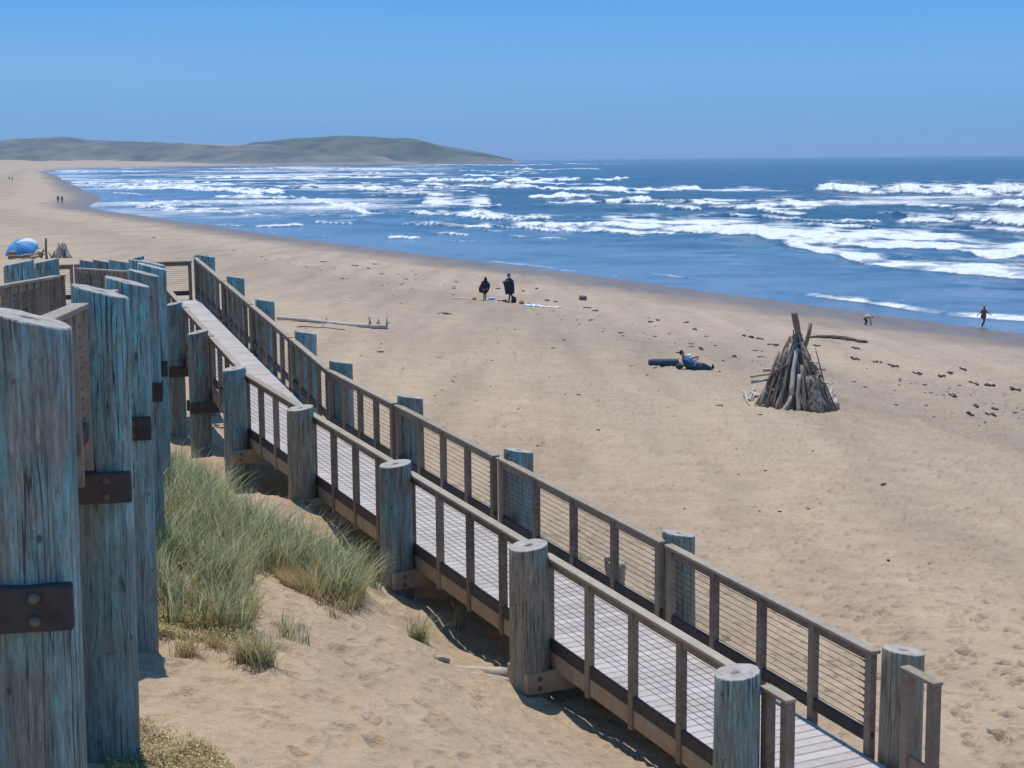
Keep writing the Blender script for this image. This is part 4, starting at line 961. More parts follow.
KELP = [(855, 349, 10, 'small kelp clump just below the long kelp strand'), (856, 360, 10, 'kelp clump two rows below the long kelp strand'), (877, 363.5, 8, 'flat scrap of kelp right of the tepee in the wrack line'),
        (894, 367, 12, 'thin line of kelp shreds between the tepee and the round lump'), (919, 375, 9, 'small dark kelp scrap left of the forked clump'), (943, 377.5, 12, 'forked kelp clump below the round dark lump'), (964, 370, 6, 'round dark kelp lump sitting alone above the wrack line'),
        (951, 375, 5, 'tiny scrap beside the round dark kelp lump'), (974, 384.5, 6, 'small low kelp scrap in the seaward wrack line'), (990, 386.5, 12, 'pair-shaped kelp heap near the edge of the picture'), (1015, 391, 13, 'last kelp heap of the wrack line at the picture edge'),
        (952, 396, 8, 'low kelp scrap on the grey band below the wrack line'), (978, 407.5, 8, 'upper lump of the scattered kelp remains on the right'), (970, 415, 5, 'small left lump of the scattered kelp remains'), (989, 415, 9, 'largest flat lump of the scattered kelp remains'), (996, 410.5, 6, 'right-hand lump of the scattered kelp remains'),
        (651, 323, 7, 'dark kelp tuft up the beach from the reclining person'), (658, 321, 6, 'second tuft touching the first above the reclining person'), (686, 323, 7, 'separate dark kelp lump above the reclining person'), (695, 330.5, 4, 'tiny kelp lump between the reclining person and the sea'),
        (744, 336.5, 5, 'leftmost of three kelp lumps beside the tepee peak'), (751, 338, 6, 'middle of three kelp lumps beside the tepee peak'), (760, 339.5, 8, 'biggest of three kelp lumps beside the tepee peak'), (700, 349.5, 6, 'lone brown scrap right of the head of the reclining person'), (734, 357.5, 5, 'lone scrap halfway to the tepee from the reclining person'),
        (816, 346.5, 8, 'kelp scrap directly right of the crooked limb of the tepee'), (355, 266, 9, 'kelp scrap near the water far up the beach'), (375, 264.5, 8, 'thin kelp scrap near the water, seaward of its neighbour'), (323, 262, 9, 'farthest low kelp scrap along the upper beach'), (368, 268.5, 4, 'tiny kelp dot on the far beach'),
        (498, 289, 6, 'kelp scrap in the gap between the two standing people'), (523, 291.5, 5, 'kelp scrap right behind the man in the hat'), (547, 301, 7, 'kelp scrap above the blue and white towel'), (537, 289, 4, 'tiny kelp scrap seaward of the towel'), (556, 302.5, 5, 'kelp scrap right of the end of the towel'), (587, 308, 9, 'low kelp strip below the dark block'), (595, 311, 6, 'kelp end trailing off the low strip'),
        (445, 314, 16, 'thin dark strip of wrack left of the picnic gear')]
random.seed(5)
for k in KELP: kelp(*k)
# the long strand
pts = [tg(x, y, .05) for x, y in ((805, 339), (818, 338), (832, 338.5), (846, 340), (858, 342), (868, 343.5))]
mb = MB(); mb.tube(pts, [.02, .06, .10, .11, .08, .03], 9, None, 0, .25)
for i in range(10):
    p = pts[1 + i % 4].lerp(pts[2 + i % 4], random.random()); mb.blob(p, .24, .18, .06, 8, 6, .3)
tag(mb.build('kelp_strand', M['kelp'], None, pts[2]), 'long dark strand of kelp lying on the beach behind the tepee', 'kelp')
tag_o = drift('driftwood_board', 'short orange-brown board on the sand left of the tepee peak', [(tg(767, 345, .03), tg(779, 346, .03), .05, .05)], 'red')
# countless small shreds
g = np.random.default_rng(77); mb = MB(); random.seed(9)
for line, n, sp in (([(560, 300), (650, 322), (760, 340), (880, 364), (1024, 392)], 150, 6), ([(330, 262), (420, 268), (500, 288), (600, 312)], 120, 5), ([(600, 318), (760, 352), (900, 385), (1024, 412)], 90, 12), ([(430, 360), (640, 430), (900, 560)], 90, 60), ([(100, 222), (200, 236), (330, 262)], 90, 3), ([(300, 300), (450, 345), (640, 400)], 60, 30)):
    xs_, ys_ = [p[0] for p in line], [p[1] for p in line]
    for i in range(int(n * 0.45)):
        x = g.uniform(xs_[0], xs_[-1]); y = np.interp(x, xs_, ys_) + g.normal(0, sp)
        if y < 225 or y > 700: continue
        c = at(x, y, 50); d = ray(x, y); t = (CAM.z - 2.2) / -d.z; X, Y = d.x * t, d.y * t
        if Y > 260: continue
        r = 0.02 + abs(g.normal(0, .00042)) * Y
        mb.blob((X, Y, gz(X, Y) + .01), r * g.uniform(.8, 2), r, r * .35, 6, 4, .3)
o = mb.build('beach_wrack', M['kelp']); tag(o, 'tiny dark shreds of seaweed and bark strewn along the tide lines', 'wrack', kind='stuff')

# ------------------------------------------------------------------ people
def cloth(name, c): return simple(name, c, 0.85, 0.2, 5)
M['skin'] = simple('skin', (0.42, 0.24, 0.16), 0.6, 0.08); M['navy'] = cloth('navy_cloth', (0.018, 0.020, 0.030)); M['black'] = cloth('black_cloth', (0.015, 0.014, 0.016)); M['blue'] = cloth('blue_cloth', (0.030, 0.10, 0.22))
M['maroon'] = cloth('maroon_cloth', (0.230, 0.075, 0.085)); M['cream'] = cloth('cream_cloth', (0.60, 0.43, 0.30)); M['denim'] = cloth('denim_cloth', (0.04, 0.07, 0.11)); M['blond'] = cloth('blond_hair', (0.42, 0.26, 0.09)); M['brownhair'] = cloth('brown_hair', (0.05, 0.03, 0.02))
M['tanc'] = cloth('tan_cloth', (0.34, 0.22, 0.11)); M['white'] = cloth('white_cloth', (0.75, 0.75, 0.76)); M['yellow'] = cloth('yellow_plastic', (0.55, 0.30, 0.05)); M['pink'] = cloth('pink_cloth', (0.62, 0.36, 0.33)); M['cyan'] = cloth('pale_blue_cloth', (0.30, 0.50, 0.68))
BONES = [('pel', 'chest'), ('chest', 'neck'), ('neck', 'head'), ('chest', 'ls'), ('ls', 'le'), ('le', 'lh'), ('chest', 'rs'), ('rs', 're'), ('re', 'rh'),
         ('pel', 'lp'), ('lp', 'lk'), ('lk', 'la'), ('la', 'lt'), ('pel', 'rp'), ('rp', 'rk'), ('rk', 'ra'), ('ra', 'rt')]
RADII = dict(pel=.145, chest=.15, neck=.058, head=.1, ls=.075, le=.046, lh=.032, rs=.075, re=.046, rh=.032, lp=.095, lk=.06, la=.042, lt=.036, rp=.095, rk=.06, ra=.042, rt=.036)
def person(w, J, label, mats, hs=1.0, group=None, hair=None, hat=None, wear=None, face=(-1, -.3, 0)):
    """one skinned body from joints J (x to the right, y away, z up), mats: bone group -> material"""
    w = Vector(w); names = list(J); idx = {n: i for i, n in enumerate(names)}
    me = bpy.data.meshes.new('tmp'); me.from_pydata([J[n] for n in names], [(idx[a], idx[b]) for a, b in BONES], [])
    o = bpy.data.objects.new('tmp', me); COL.objects.link(o); o.modifiers.new('s', 'SKIN'); sub = o.modifiers.new('u', 'SUBSURF'); sub.levels = 2
    for i, n in enumerate(names):
        v = me.skin_vertices[0].data[i]; r = RADII[n] * hs; v.radius = (r, r); v.use_root = (n == 'pel')
    dg = bpy.context.evaluated_depsgraph_get(); bm_ = bpy.data.meshes.new_from_object(o.evaluated_get(dg)); bpy.data.objects.remove(o)
    V = [tuple(v.co) for v in bm_.vertices]; Fc = [tuple(p.vertices) for p in bm_.polygons]; bpy.data.meshes.remove(bm_)
    keys = list(dict.fromkeys(mats.values())); ml = [M[k] for k in keys]
    def grp(a, b):
        if b == 'head': return 'head'
        if b == 'neck': return 'head' if False else 'top'
        if b in ('lh', 'rh'): return 'fore'
        if b in ('le', 're', 'ls', 'rs', 'chest'): return 'top'
        if b in ('la', 'ra'): return 'shin'
        if b in ('lt', 'rt'): return 'foot'
        return 'leg'
    seg = [(Vector(J[a]), Vector(J[b]), keys.index(mats[grp(a, b)])) for a, b in BONES]
    def near(c):
        best = 9; k = 0
        for a, b, mi in seg:
            d = b - a; t = max(0, min(1, (c - a).dot(d) / max(d.length_squared, 1e-9))); q = (c - a - d * t).length
            if q < best - 1e-4: best = q; k = mi
        return k
    mb = MB(); mb.v = list(V); mb.t = [0.5] * len(V)
    for f in Fc:
        c = sum((Vector(V[i]) for i in f), Vector()) / len(f); mb.f.append(f); mb.m.append(near(c)); mb.sm.append(True)
    hk = keys.index(mats['head']); H = Vector(J['head']); fd = Vector(face).normalized(); sd_ = fd.cross(UPV).normalized()
    mb.blob(H + Vector((0, 0, .02 * hs)), .078 * hs, .085 * hs, .115 * hs, 14, 10, 0, .5, hk)
    mb.blob(H + fd * .095 * hs, .018 * hs, .018 * hs, .026 * hs, 8, 6, 0, .5, hk)                      # nose
    for s_ in (-1, 1):
        mb.blob(H + sd_ * s_ * .085 * hs, .02 * hs, .02 * hs, .035 * hs, 8, 6, 0, .5, hk)             # ears
    for el, ha in (('le', 'lh'), ('re', 'rh')):
        e_, h_ = Vector(J[el]), Vector(J[ha]); d = (h_ - e_).normalized(); sx = d.cross(Vector((.3, 1, .2))).normalized()
        hm = keys.index(mats.get('hand', mats['head'])); mb.tube([h_, h_ + d * .04 * hs, h_ + d * .09 * hs], [.03 * hs, .04 * hs, .03 * hs], 8, .5, hm)
        for q, ln in ((-.03, .065), (-.01, .08), (.01, .075), (.03, .06)):
            b0 = h_ + d * .08 * hs + sx * q * hs; b1 = b0 + d * ln * .55 * hs; nrm = d.cross(sx); mb.tube([b0, b1, b1 + (d * .8 + nrm * .6) * ln * .5 * hs], [.010 * hs, .009 * hs, .007 * hs], 6, .5, hm)
        mb.tube([h_ + d * .02 * hs + sx * .03 * hs, h_ + d * .05 * hs + sx * .065 * hs, h_ + d * .08 * hs + sx * .07 * hs], [.012 * hs, .011 * hs, .009 * hs], 6, .5, hm)
    me = mb.build('person', ml, None, (0, 0, 0)); place(me, w); tag(me, label, 'person', group)
    def child(name, mbx, m_):
        c = mbx.build(name, M[m_], None, (0, 0, 0)); place(c, w, me); return c
    if hair:
        x = MB(); x.blob(H + Vector((0, 0, .045 * hs)) - fd * .02 * hs, .092 * hs, .095 * hs, .105 * hs, 12, 8, .05)
        if hair[1]: x.blob(H - fd * .07 * hs - Vector((0, 0, .08 * hs)), .07 * hs, .06 * hs, hair[1] * hs, 10, 8, .1)
        child('hair', x, hair[0])
    if hat:
        x = MB(); h0 = H + Vector((0, 0, .07 * hs)); x.tube([h0, h0 + UPV * .015], [.17 * hs, .165 * hs], 18); x.tube([h0, h0 + UPV * .06 * hs, h0 + UPV * .1 * hs], [.098 * hs, .09 * hs, .06 * hs], 16); child('hat', x, hat)
    for n, pts, rad, m_, flat in (wear or []):
        x = MB(); x.tube(pts, rad, 14, None, 0, .06)
        cx = [p[1] for p in pts]; my = sum(cx) / len(cx)
        x.v = [(a, my + (b - my) * flat, c) for a, b, c in x.v]; child(n, x, m_)
    return me
def Z(p): return p
# man in a hat and dark poncho, looking down to the left
w = hit(509.5, 302.6); S = w.y / F * 29 / 1.72
J = dict(pel=(.06, 0, .93), chest=(.05, 0, 1.28), neck=(.03, -.02, 1.46), head=(-.03, -.04, 1.58), ls=(.02, -.19, 1.39), le=(-.08, -.24, 1.10), lh=(-.30, -.18, 1.20), rs=(.06, .18, 1.39), re=(-.06, .26, 1.12), rh=(-.28, .16, 1.22),
         lp=(.04, -.09, .9), lk=(.02, -.1, .5), la=(-.02, -.11, .08), lt=(-.18, -.13, .04), rp=(.09, .09, .9), rk=(.13, .1, .48), ra=(.19, .1, .08), rt=(.05, .1, .04))
person(w, J, 'man in a wide dark hat and dark poncho standing with bent arms on the beach', dict(top='navy', fore='navy', head='skin', leg='black', shin='brownhair', foot='black'), 1.0, 'pair standing by their beach gear', None, 'black',
       [('poncho', [(.05, 0, 1.46), (.03, 0, 1.38), (-.02, 0, 1.15), (0, 0, .8), (.03, 0, .52)], [.09, .23, .32, .31, .27], 'navy', .8), ('sleeve', [(.0, -.2, 1.36), (-.14, -.22, 1.2), (-.34, -.15, 1.2)], [.12, .14, .09], 'navy', 1.0), ('sleeve', [(.04, .18, 1.36), (-.1, .2, 1.2), (-.30, .14, 1.21)], [.12, .14, .09], 'navy', 1.0)], (-1, -.2, -.3))
# companion stooping forward, wrapped in dark cloth
w = hit(485, 300.5)
J = dict(pel=(-.05, 0, .80), chest=(-.02, -.05, 1.08), neck=(.03, -.08, 1.20), head=(.05, -.12, 1.30), ls=(-.12, -.15, 1.14), le=(-.22, -.2, .9), lh=(-.10, -.32, .72), rs=(.14, .02, 1.14), re=(.32, -.05, .95), rh=(.15, -.25, .75),
         lp=(-.10, -.06, .78), lk=(-.06, -.16, .44), la=(-.06, -.02, .08), lt=(-.10, -.18, .04), rp=(.04, .06, .78), rk=(.05, -.06, .44), ra=(.03, .06, .08), rt=(.03, -.1, .04))
person(w, J, 'person in a dark wind-blown wrap stooping over the beach gear', dict(top='navy', fore='navy', head='brownhair', leg='navy', shin='skin', foot='yellow', hand='skin'), .95, 'pair standing by their beach gear', ('brownhair', .1), None,
       [('wrap', [(.04, -.05, 1.22), (.03, -.05, 1.12), (.03, -.04, .92), (-.08, 0, .66), (-.13, 0, .46)], [.08, .22, .31, .32, .25], 'navy', .75)], (0, -1, -.5))
# reclining sunbather propped against a dark log
w = hit(690, 369.5); k = w.y / F
def q(px, py, y=0): return ((px - 690) * k, y, (369.5 - py) * k)
J = dict(pel=q(691, 366, 0), chest=q(686, 359.5, 0), neck=q(683, 355.5, 0), head=q(681.8, 352.3, -.02), ls=q(684, 357.5, -.2), le=q(690, 361, -.3), lh=q(695, 358.5, -.2), rs=q(684, 357, .2), re=q(690, 359, .28), rh=q(696, 357, .18),
         lp=q(692, 366.6, -.1), lk=q(703, 362.5, -.12), la=q(712.5, 368, -.12), lt=q(714, 364.5, -.13), rp=q(692, 366.6, .1), rk=q(702, 365, .13), ra=q(712.5, 367.5, .12), rt=q(713.8, 363.6, .14))
person(w, J, 'person in a blue jacket reclining on the sand with legs stretched to the right', dict(top='blue', fore='blue', head='skin', leg='denim', shin='denim', foot='brownhair'), .98, None, ('black', 0), None,
       [('jacket', [q(692, 366.5), q(688, 361.5), q(684, 356.5)], [.17, .21, .14], 'blue', 1.0), ('trousers', [q(690, 367), q(697, 365.5), q(704, 366.2), q(711, 368.2)], [.16, .20, .15, .08], 'denim', 1.3)], (1, -.2, .1))
def lump(name, px, py, wpx, hpx, m_, label, cat, group=None, n=3):
    c = hit(px, py); s = c.y / F; mb = MB()
    mb.blob((c.x, c.y, c.z + hpx * s * .42), wpx * s * .5, wpx * s * .38, hpx * s * .55, 14, 10, .08)
    for i in range(n): mb.blob((c.x + wpx * s * random.uniform(-.3, .3), c.y - wpx * s * .12, c.z + hpx * s * random.uniform(.15, .6)), wpx * s * .22, wpx * s * .2, hpx * s * .25, 9, 7, .15)
    o = mb.build(name, M[m_], None, (c.x, c.y, c.z)); tag(o, label, cat, group)
    hb = MB(); hb.tube([(c.x + wpx * s * .25 * math.cos(a), c.y, c.z + hpx * s * (.85 + .3 * math.sin(a))) for a in np.linspace(0, 3.14, 8)], .015, 6)
    if 'bag' in name: hb.build('strap', M[m_], o)
    return o
lump('bag', 679.5, 370, 8, 5.5, 'brownhair', 'dark brown bag lying behind the reclining person', 'bag')
lump('folded_cloth', 689, 357, 4, 2.5, 'white', 'small white cloth held by the reclining person', 'cloth', n=1)
a, b = tg(649, 366.2, .12), tg(678, 366.0, .12); mb = MB(); mb.tube([a.lerp(b, t) for t in np.linspace(0, 1, 9)], [.12, .145, .15, .145, .14, .145, .15, .15, .13], 14, None, 0, .02)
tag(mb.build('rolled_mat', M['denim'], None, a.lerp(b, .5)), 'long dark blue roll lying on the sand behind the reclining person', 'rolled mat')
# child bending down with hands on the wet sand
w = hit(867, 325.3); k = w.y / F
def q(px, py, y=0): return ((px - 867) * k, y, (325.3 - py) * k)
J = dict(pel=q(864.5, 318.2), chest=q(868.3, 316.8), neck=q(870.6, 316.5), head=q(872.2, 317.2), ls=q(869.8, 317.5, -.11), le=q(870.4, 321, -.13), lh=q(870.6, 323.6, -.12), rs=q(869.8, 317.2, .11), re=q(870.8, 321, .13), rh=q(871, 323.4, .12),
         lp=q(864.8, 318.8, -.07), lk=q(867, 321.2, -.1), la=q(865.3, 324.6, -.1), lt=q(867, 325, -.1), rp=q(864.8, 318.8, .07), rk=q(866.6, 321.6, .1), ra=q(864.8, 324.6, .1), rt=q(866.6, 325, .1))
person(w, J, 'child in a pale top bending down with both hands on the wet sand', dict(top='cream', fore='skin', head='skin', leg='denim', shin='denim', foot='skin'), .66, None, ('blond', 0), None, [('shirt', [q(864.3, 317.6), q(867, 316.8), q(870, 316.4)], [.12, .13, .10], 'cream', 1.0)], (1, -.2, -.4))
# child running along the waterline
w = hit(981.5, 328.6); k = w.y / F
def q(px, py, y=0): return ((px - 981.5) * k, y, (328.6 - py) * k)
J = dict(pel=q(983.6, 316.5), chest=q(983.4, 311.5), neck=q(983.6, 309), head=q(984, 306.9), ls=q(981.4, 310.2, -.05), le=q(979.6, 313), lh=q(977.8, 314.6), rs=q(985.4, 310.4, .05), re=q(987.4, 313, .05), rh=q(989.8, 314.4, .05),
         lp=q(982.9, 317.2, -.05), lk=q(983.8, 322), la=q(981.6, 327.6, -.02), lt=q(980.6, 328.4, -.1), rp=q(984.3, 317.2, .06), rk=q(985.0, 321.4, .12), ra=q(984.0, 325.2, .42), rt=q(983.6, 326.6, .46))
person(w, J, 'child in a maroon wetsuit running with arms out at the edge of the sea', dict(top='maroon', fore='skin', head='skin', leg='maroon', shin='black', foot='skin'), .74, None, ('blond', .1), None, [('tunic', [q(983.5, 310), q(983.4, 313), q(983.0, 318.2)], [.12, .15, .165], 'maroon', .85)], (1, -.2, 0))
# walkers far along the beach
def walker(px, py, hpx, top, leg, label, group):
    w = hit(px, py); k = min(1.15, w.y / F * hpx / 1.72); s = max(.85, k)
    J = dict(pel=(0, 0, .93), chest=(0, 0, 1.26), neck=(0, 0, 1.45), head=(.01, 0, 1.58), ls=(-.17, 0, 1.38), le=(-.23, .06, 1.1), lh=(-.22, -.08, .88), rs=(.17, 0, 1.38), re=(.23, -.04, 1.1), rh=(.23, -.2, .9),
             lp=(-.09, 0, .9), lk=(-.1, -.1, .5), la=(-.1, .02, .08), lt=(-.1, -.13, .04), rp=(.09, 0, .9), rk=(.1, .05, .5), ra=(.1, .2, .1), rt=(.1, .08, .04))
    J = {n: (x * s, y * s, z * s) for n, (x, y, z) in J.items()}
    person(w, J, label, dict(top=top, fore=top, head='skin', leg=leg, shin=leg, foot='black'), s, group, ('brownhair', 0), None, None, (0, 1, 0))
walker(58.3, 203.5, 8, 'denim', 'black', 'left walker of the dark pair strolling far along the wet sand', 'walkers far along the beach')
walker(62.3, 204, 8, 'blue', 'black', 'right walker of the dark pair strolling far along the wet sand', 'walkers far along the beach')
walker(9.3, 180.5, 4, 'denim', 'denim', 'left one of two tiny walkers farthest up the beach at the picture edge', 'walkers far along the beach')
walker(12.6, 181, 4, 'denim', 'denim', 'right one of two tiny walkers farthest up the beach at the picture edge', 'walkers far along the beach')
walker(60, 177, 3, 'maroon', 'brownhair', 'tiny distant figure alone at the edge of the far surf', 'walkers far along the beach')

# ------------------------------------------------------------------ beach gear by the pair
GP = 'gear spread round the standing pair'
def towel(px0, py0, px1, py1, dep, m_, label, stripe=None):
    a, b = hit(px0, py0), hit(px1, py1); d = (b - a); d.z = 0; L = d.length; d.normalize(); n = Vector((-d.y, d.x, 0)); V = []; nx, ny = 24, 8
    for j in range(ny + 1):
        for i in range(nx + 1):
            p = a + d * (L * i / nx) + n * (dep * (j / ny - .5)); p.z = gz(p.x, p.y) + .03 + .018 * math.sin(i * 1.3 + j) + .02 * random.random(); V.append(p)
    top = [(j * (nx + 1) + i, j * (nx + 1) + i + 1, (j + 1) * (nx + 1) + i + 1, (j + 1) * (nx + 1) + i) for j in range(ny) for i in range(nx)]
    o_ = len(V); V2 = V + [p - Vector((0, 0, .02)) for p in V]; bot = [tuple(reversed([q + o_ for q in f])) for f in top]
    ring = list(range(nx + 1)) + [j * (nx + 1) + nx for j in range(1, ny + 1)] + [ny * (nx + 1) + i for i in range(nx - 1, -1, -1)] + [j * (nx + 1) for j in range(ny - 1, 0, -1)]
    side = [(ring[i], ring[i] + o_, ring[(i + 1) % len(ring)] + o_, ring[(i + 1) % len(ring)]) for i in range(len(ring))]
    mb = MB(); mb.add(V2, top + bot + side, .5, 0, True)
    if stripe:
        for q, f in enumerate(mb.f[:len(top)]):
            if (q % nx) // 4 % 2: mb.m[q] = 1
    tag(mb.build('beach_towel', [M[m_], M[stripe or m_]], None, a), label, 'towel', GP)
towel(453, 298.6, 470, 299.4, .9, 'pink', 'pale pink towel at the far left of the beach gear')
towel(524, 305.3, 541, 306.4, 1.1, 'cyan', 'blue and white striped towel right of the standing pair', 'white')
towel(541, 306.8, 561, 308.4, .9, 'white', 'white and pink towel at the right end of the beach gear', 'pink')
lump('bag', 474.5, 300, 5, 2.6, 'yellow', 'small yellow-brown bag beside the pink towel', 'bag', GP)
lump('bag', 491.5, 300, 7, 3, 'cyan', 'pale blue and white bundle between the two standing people', 'bag', GP)
lump('folded_cloth', 499.5, 301.3, 5, 2, 'pink', 'pinkish crumpled cloth right of the pale blue bundle', 'cloth', GP)
lump('folded_cloth', 504.5, 302, 5, 2.2, 'black', 'black crumpled cloth at the feet of the man in the hat', 'cloth', GP)
lump('bag', 514, 302.8, 5.5, 6, 'brownhair', 'dark brown upright bag behind the legs of the man in the hat', 'bag', GP)
lump('folded_cloth', 514.5, 297.5, 3.5, 1.6, 'white', 'white cloth lying on top of the dark brown upright bag', 'cloth', GP, 1)
lump('bag', 521.5, 304.3, 5.5, 4, 'yellow', 'yellow bag right of the man in the hat', 'bag', GP)
# dark wooden block alone on the sand
c = hit(583, 300.4); s = c.y / F; mb = MB()
mb.tube([(c.x - 3.4 * s, c.y - .05, c.z + 2.6 * s), (c.x - 1 * s, c.y, c.z + 2.4 * s), (c.x + 3.4 * s, c.y + .05, c.z + 2.1 * s)], [2.4 * s, 2.5 * s, 2.3 * s], 14, None, 0, .06)
tag(mb.build('log_stump', M['dark'], None, c), 'short thick dark log standing out alone on the beach', 'log')

# ------------------------------------------------------------------ beach umbrella and driftwood shelter far left
c = hit(22, 256); k = c.y / F
U = top_thing('beach_umbrella', 'blue and white beach umbrella tipped on its side on the upper beach', 'umbrella', c)
def umat():
    m, nt, b = mat('umbrella_cloth'); cx = attr(nt, 'col', 'Color'); lk(nt, cx, b.inputs['Base Color']); b.inputs['Roughness'].default_value = 0.6
    t = nt.nodes.new('ShaderNodeBsdfTranslucent'); lk(nt, cx, t.inputs['Color']); mx = nt.nodes.new('ShaderNodeMixShader'); mx.inputs[0].default_value = .4; lk(nt, b.outputs[0], mx.inputs[1]); lk(nt, t.outputs[0], mx.inputs[2]); lk(nt, mx.outputs[0], nt.nodes['Material Output'].inputs[0]); return m
Rm = Matrix.Rotation(R(-20), 3, 'Y') @ Matrix.Rotation(R(34), 3, 'X')
rad_ = 18.5 * k; V = []; C = []; Fc = []; nu, nv = 48, 10
ctr_ = Vector((0, 0, 4.2 * k))
for sg in range(8):
    for j in range(nv + 1):
        for i in range(7):
            th = (sg + i / 6) * math.pi / 4; ph = R(66) * j / nv; sag = 1 - .05 * math.sin(i / 6 * math.pi) * (j / nv)
            p = Vector((math.sin(ph) * math.cos(th) * sag, math.sin(ph) * math.sin(th) * sag, math.cos(ph) * .95 - math.cos(R(66)) * .95)) * rad_ * 1.08
            V.append(Rm @ p + ctr_); cc = [(.13, .46, .82), (.08, .32, .66), (.13, .46, .82), (.80, .82, .83), (.13, .46, .82), (.08, .32, .66), (.18, .52, .85), (.13, .46, .82)][(sg + 3) % 8]; C.append((*cc, 1))
    o_ = sg * (nv + 1) * 7
    for j in range(nv):
        for i in range(6): Fc.append((o_ + j * 7 + i, o_ + (j + 1) * 7 + i, o_ + (j + 1) * 7 + i + 1, o_ + j * 7 + i + 1))
cn = nmesh('canopy', np.array([tuple(v) for v in V]), np.array(Fc), umat(), {'col': ('FLOAT_COLOR', np.array(C))}); sm_ = cn.modifiers.new('t', 'SOLIDIFY'); sm_.thickness = .008; place(cn, c, U)
mb = MB(); ax = Rm @ Vector((0, 0, 1)); mb.tube([c + ctr_ + ax * rad_ * .66, c + ctr_ - ax * 1.3], .022, 8); mb.build('pole', M['white'], U)
DG = 'driftwood heaped beside the umbrella'
random.seed(33)
for i, (x0, y0, x1, y1, r, m_, lb) in enumerate(((10, 253.5, 24, 252, .16, 'red', 'thick reddish log in front of the tipped umbrella'), (17, 252, 40, 249, .07, 'pale', 'slim pale pole lying over the reddish log by the umbrella'), (8, 256.5, 30, 257, .12, 'dark', 'dark log low in the heap in front of the umbrella'),
                                                  (22, 256, 42, 253.5, .12, 'red', 'reddish log at the right of the umbrella heap'), (30, 257, 44, 251, .08, 'drift', 'grey slanting limb at the right end of the umbrella heap'))):
    a, b = tg(x0, y0 + 3, .2), tg(x1, y1 + 3, .3); drift('driftwood_log', lb, [(a, b, r * 1.4, r)], m_, DG)
p = tg(47, 259, 0); drift('driftwood_post', 'dark upright post stuck in the sand beside the umbrella heap', [(p, p + Vector((0, 0, 1.65)), .10, .08)], 'dark', None, 'post')
for x, y, h, lb in ((41, 258, .75, 'short dark branch clump left of the upright post'), (52, 258.5, .6, 'twiggy dark branch right of the upright post')):
    p = tg(x, y, 0); drift('driftwood_branch', lb, [(p, p + Vector((.25, 0, h)), .10, .04), (p, p + Vector((-.3, .1, h * .8)), .08, .03), (p + Vector((.05, 0, .2)), p + Vector((.5, 0, .35)), .06, .03)], 'dark', DG)
c = hit(63, 258); S_ = top_thing('driftwood_shelter', 'small pale driftwood shelter of leaning sticks beside the umbrella', 'shelter', c); k = c.y / F
for i in range(22):
    th = 2 * math.pi * i / 22; f = c + Vector((math.cos(th) * 8.5 * k, math.sin(th) * 6 * k, 0)); f.z = gz(f.x, f.y) - .05; t_ = c + Vector((random.uniform(-.45, .3), random.uniform(-.3, .3), random.uniform(8.5, 15.5) * k))
    mb = MB(); limb(mb, f, t_, .11, .06, wob=.04); mb.build('log', M[random.choice(('tanwood', 'tanwood', 'dark', 'pale', 'tanwood'))], S_)

# ------------------------------------------------------------------ light and air
HAZE = 0.00010
SUN_AZ, SUN_EL = R(-15), R(74)
sd = bpy.data.lights.new('sun', 'SUN'); so = bpy.data.objects.new('sun', sd); COL.objects.link(so)
sd.energy = 4.2; sd.angle = R(0.53); sd.color = (1.0, 0.955, 0.89)
sv = Vector((math.sin(SUN_AZ) * math.cos(SUN_EL), math.cos(SUN_AZ) * math.cos(SUN_EL), math.sin(SUN_EL)))
so.rotation_euler = (-sv).to_track_quat('-Z', 'Y').to_euler(); so.location = (0, 0, 60)
w = bpy.data.worlds.new('World'); scene.world = w; w.use_nodes = True
nt = w.node_tree; bg = nt.nodes['Background']
sk = nt.nodes.new('ShaderNodeTexSky'); sk.sky_type = 'NISHITA'; sk.sun_disc = False; sk.sun_elevation = SUN_EL; sk.sun_rotation = SUN_AZ
sk.altitude = 0; sk.air_density = 0.3; sk.dust_density = 0.0; sk.ozone_density = 6.0
tc_ = nt.nodes.new('ShaderNodeTexCoord'); sx = nt.nodes.new('ShaderNodeSeparateXYZ'); lk(nt, tc_.outputs['Generated'], sx.inputs[0])
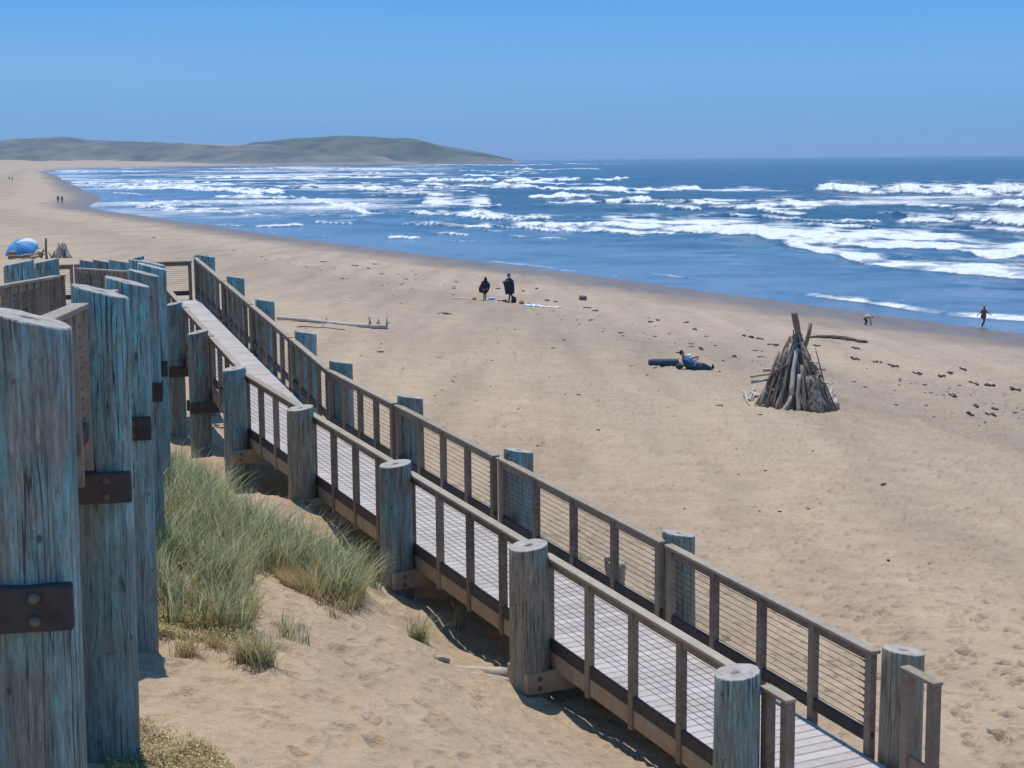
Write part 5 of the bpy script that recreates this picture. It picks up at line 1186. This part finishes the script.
air = ramp(nt, sx.outputs['Z'], [(0.0, (.105, .330, .630)), (0.025, (.160, .400, .745)), (0.052, (.190, .450, .825)), (0.095, (.112, .415, .880)), (0.2, (.09, .40, .90)), (1.0, (.06, .24, .60))])
air = mixc(nt, 1.0, air, (10, 10, 10), 'MULTIPLY')
cl = nt.nodes.new('ShaderNodeMapping'); cl.inputs['Scale'].default_value = (3.0, 3.0, 30.0); lk(nt, tc_.outputs['Generated'], cl.inputs[0])
veil = mth(nt, 'MULTIPLY', ramp(nt, noise(nt, cl.outputs[0], 1.2, 4, 0.5), [(0.35, (0, 0, 0)), (0.75, (1, 1, 1))]), mth(nt, 'MULTIPLY', mth(nt, 'SUBTRACT', 0.4, mth(nt, 'MULTIPLY', sx.outputs['X'], 1.4), clamp=True), 0.3))
air = mixc(nt, veil, air, (3.4, 5.2, 7.6))
sky = mixc(nt, 0.90, sk.outputs[0], air)
lk(nt, sky, bg.inputs['Color']); bg.inputs['Strength'].default_value = 0.10
hm = bpy.data.meshes.new('haze'); hz = []
for z in (-4.5, 85):
    for x, y in ((-9600, -9600), (9600, -9600), (9600, 9600), (-9600, 9600)): hz.append((x, y, z))
hm.from_pydata(hz, [], [(3, 2, 1, 0), (4, 5, 6, 7), (0, 1, 5, 4), (1, 2, 6, 5), (2, 3, 7, 6), (3, 0, 4, 7)])
ho = bpy.data.objects.new('haze', hm); COL.objects.link(ho); ho['kind'] = 'stuff'; ho['label'] = 'thin sea haze hanging over the whole beach'; ho['category'] = 'haze'
m = bpy.data.materials.new('sea_haze'); m.use_nodes = True; nt = m.node_tree; nt.nodes.remove(nt.nodes['Principled BSDF'])
pv = nt.nodes.new('ShaderNodeVolumePrincipled'); pv.inputs['Color'].default_value = (0.62, 0.76, 1.0, 1); pv.inputs['Density'].default_value = HAZE; pv.inputs['Anisotropy'].default_value = 0.2
lk(nt, pv.outputs[0], nt.nodes['Material Output'].inputs['Volume']); hm.materials.append(m)
scene.view_settings.view_transform = 'Standard'; scene.view_settings.look = 'None'; scene.view_settings.exposure = 0; scene.view_settings.gamma = 1
scene.cycles.use_denoising = True
scene.cycles.max_bounces = 6; scene.cycles.transparent_max_bounces = 8
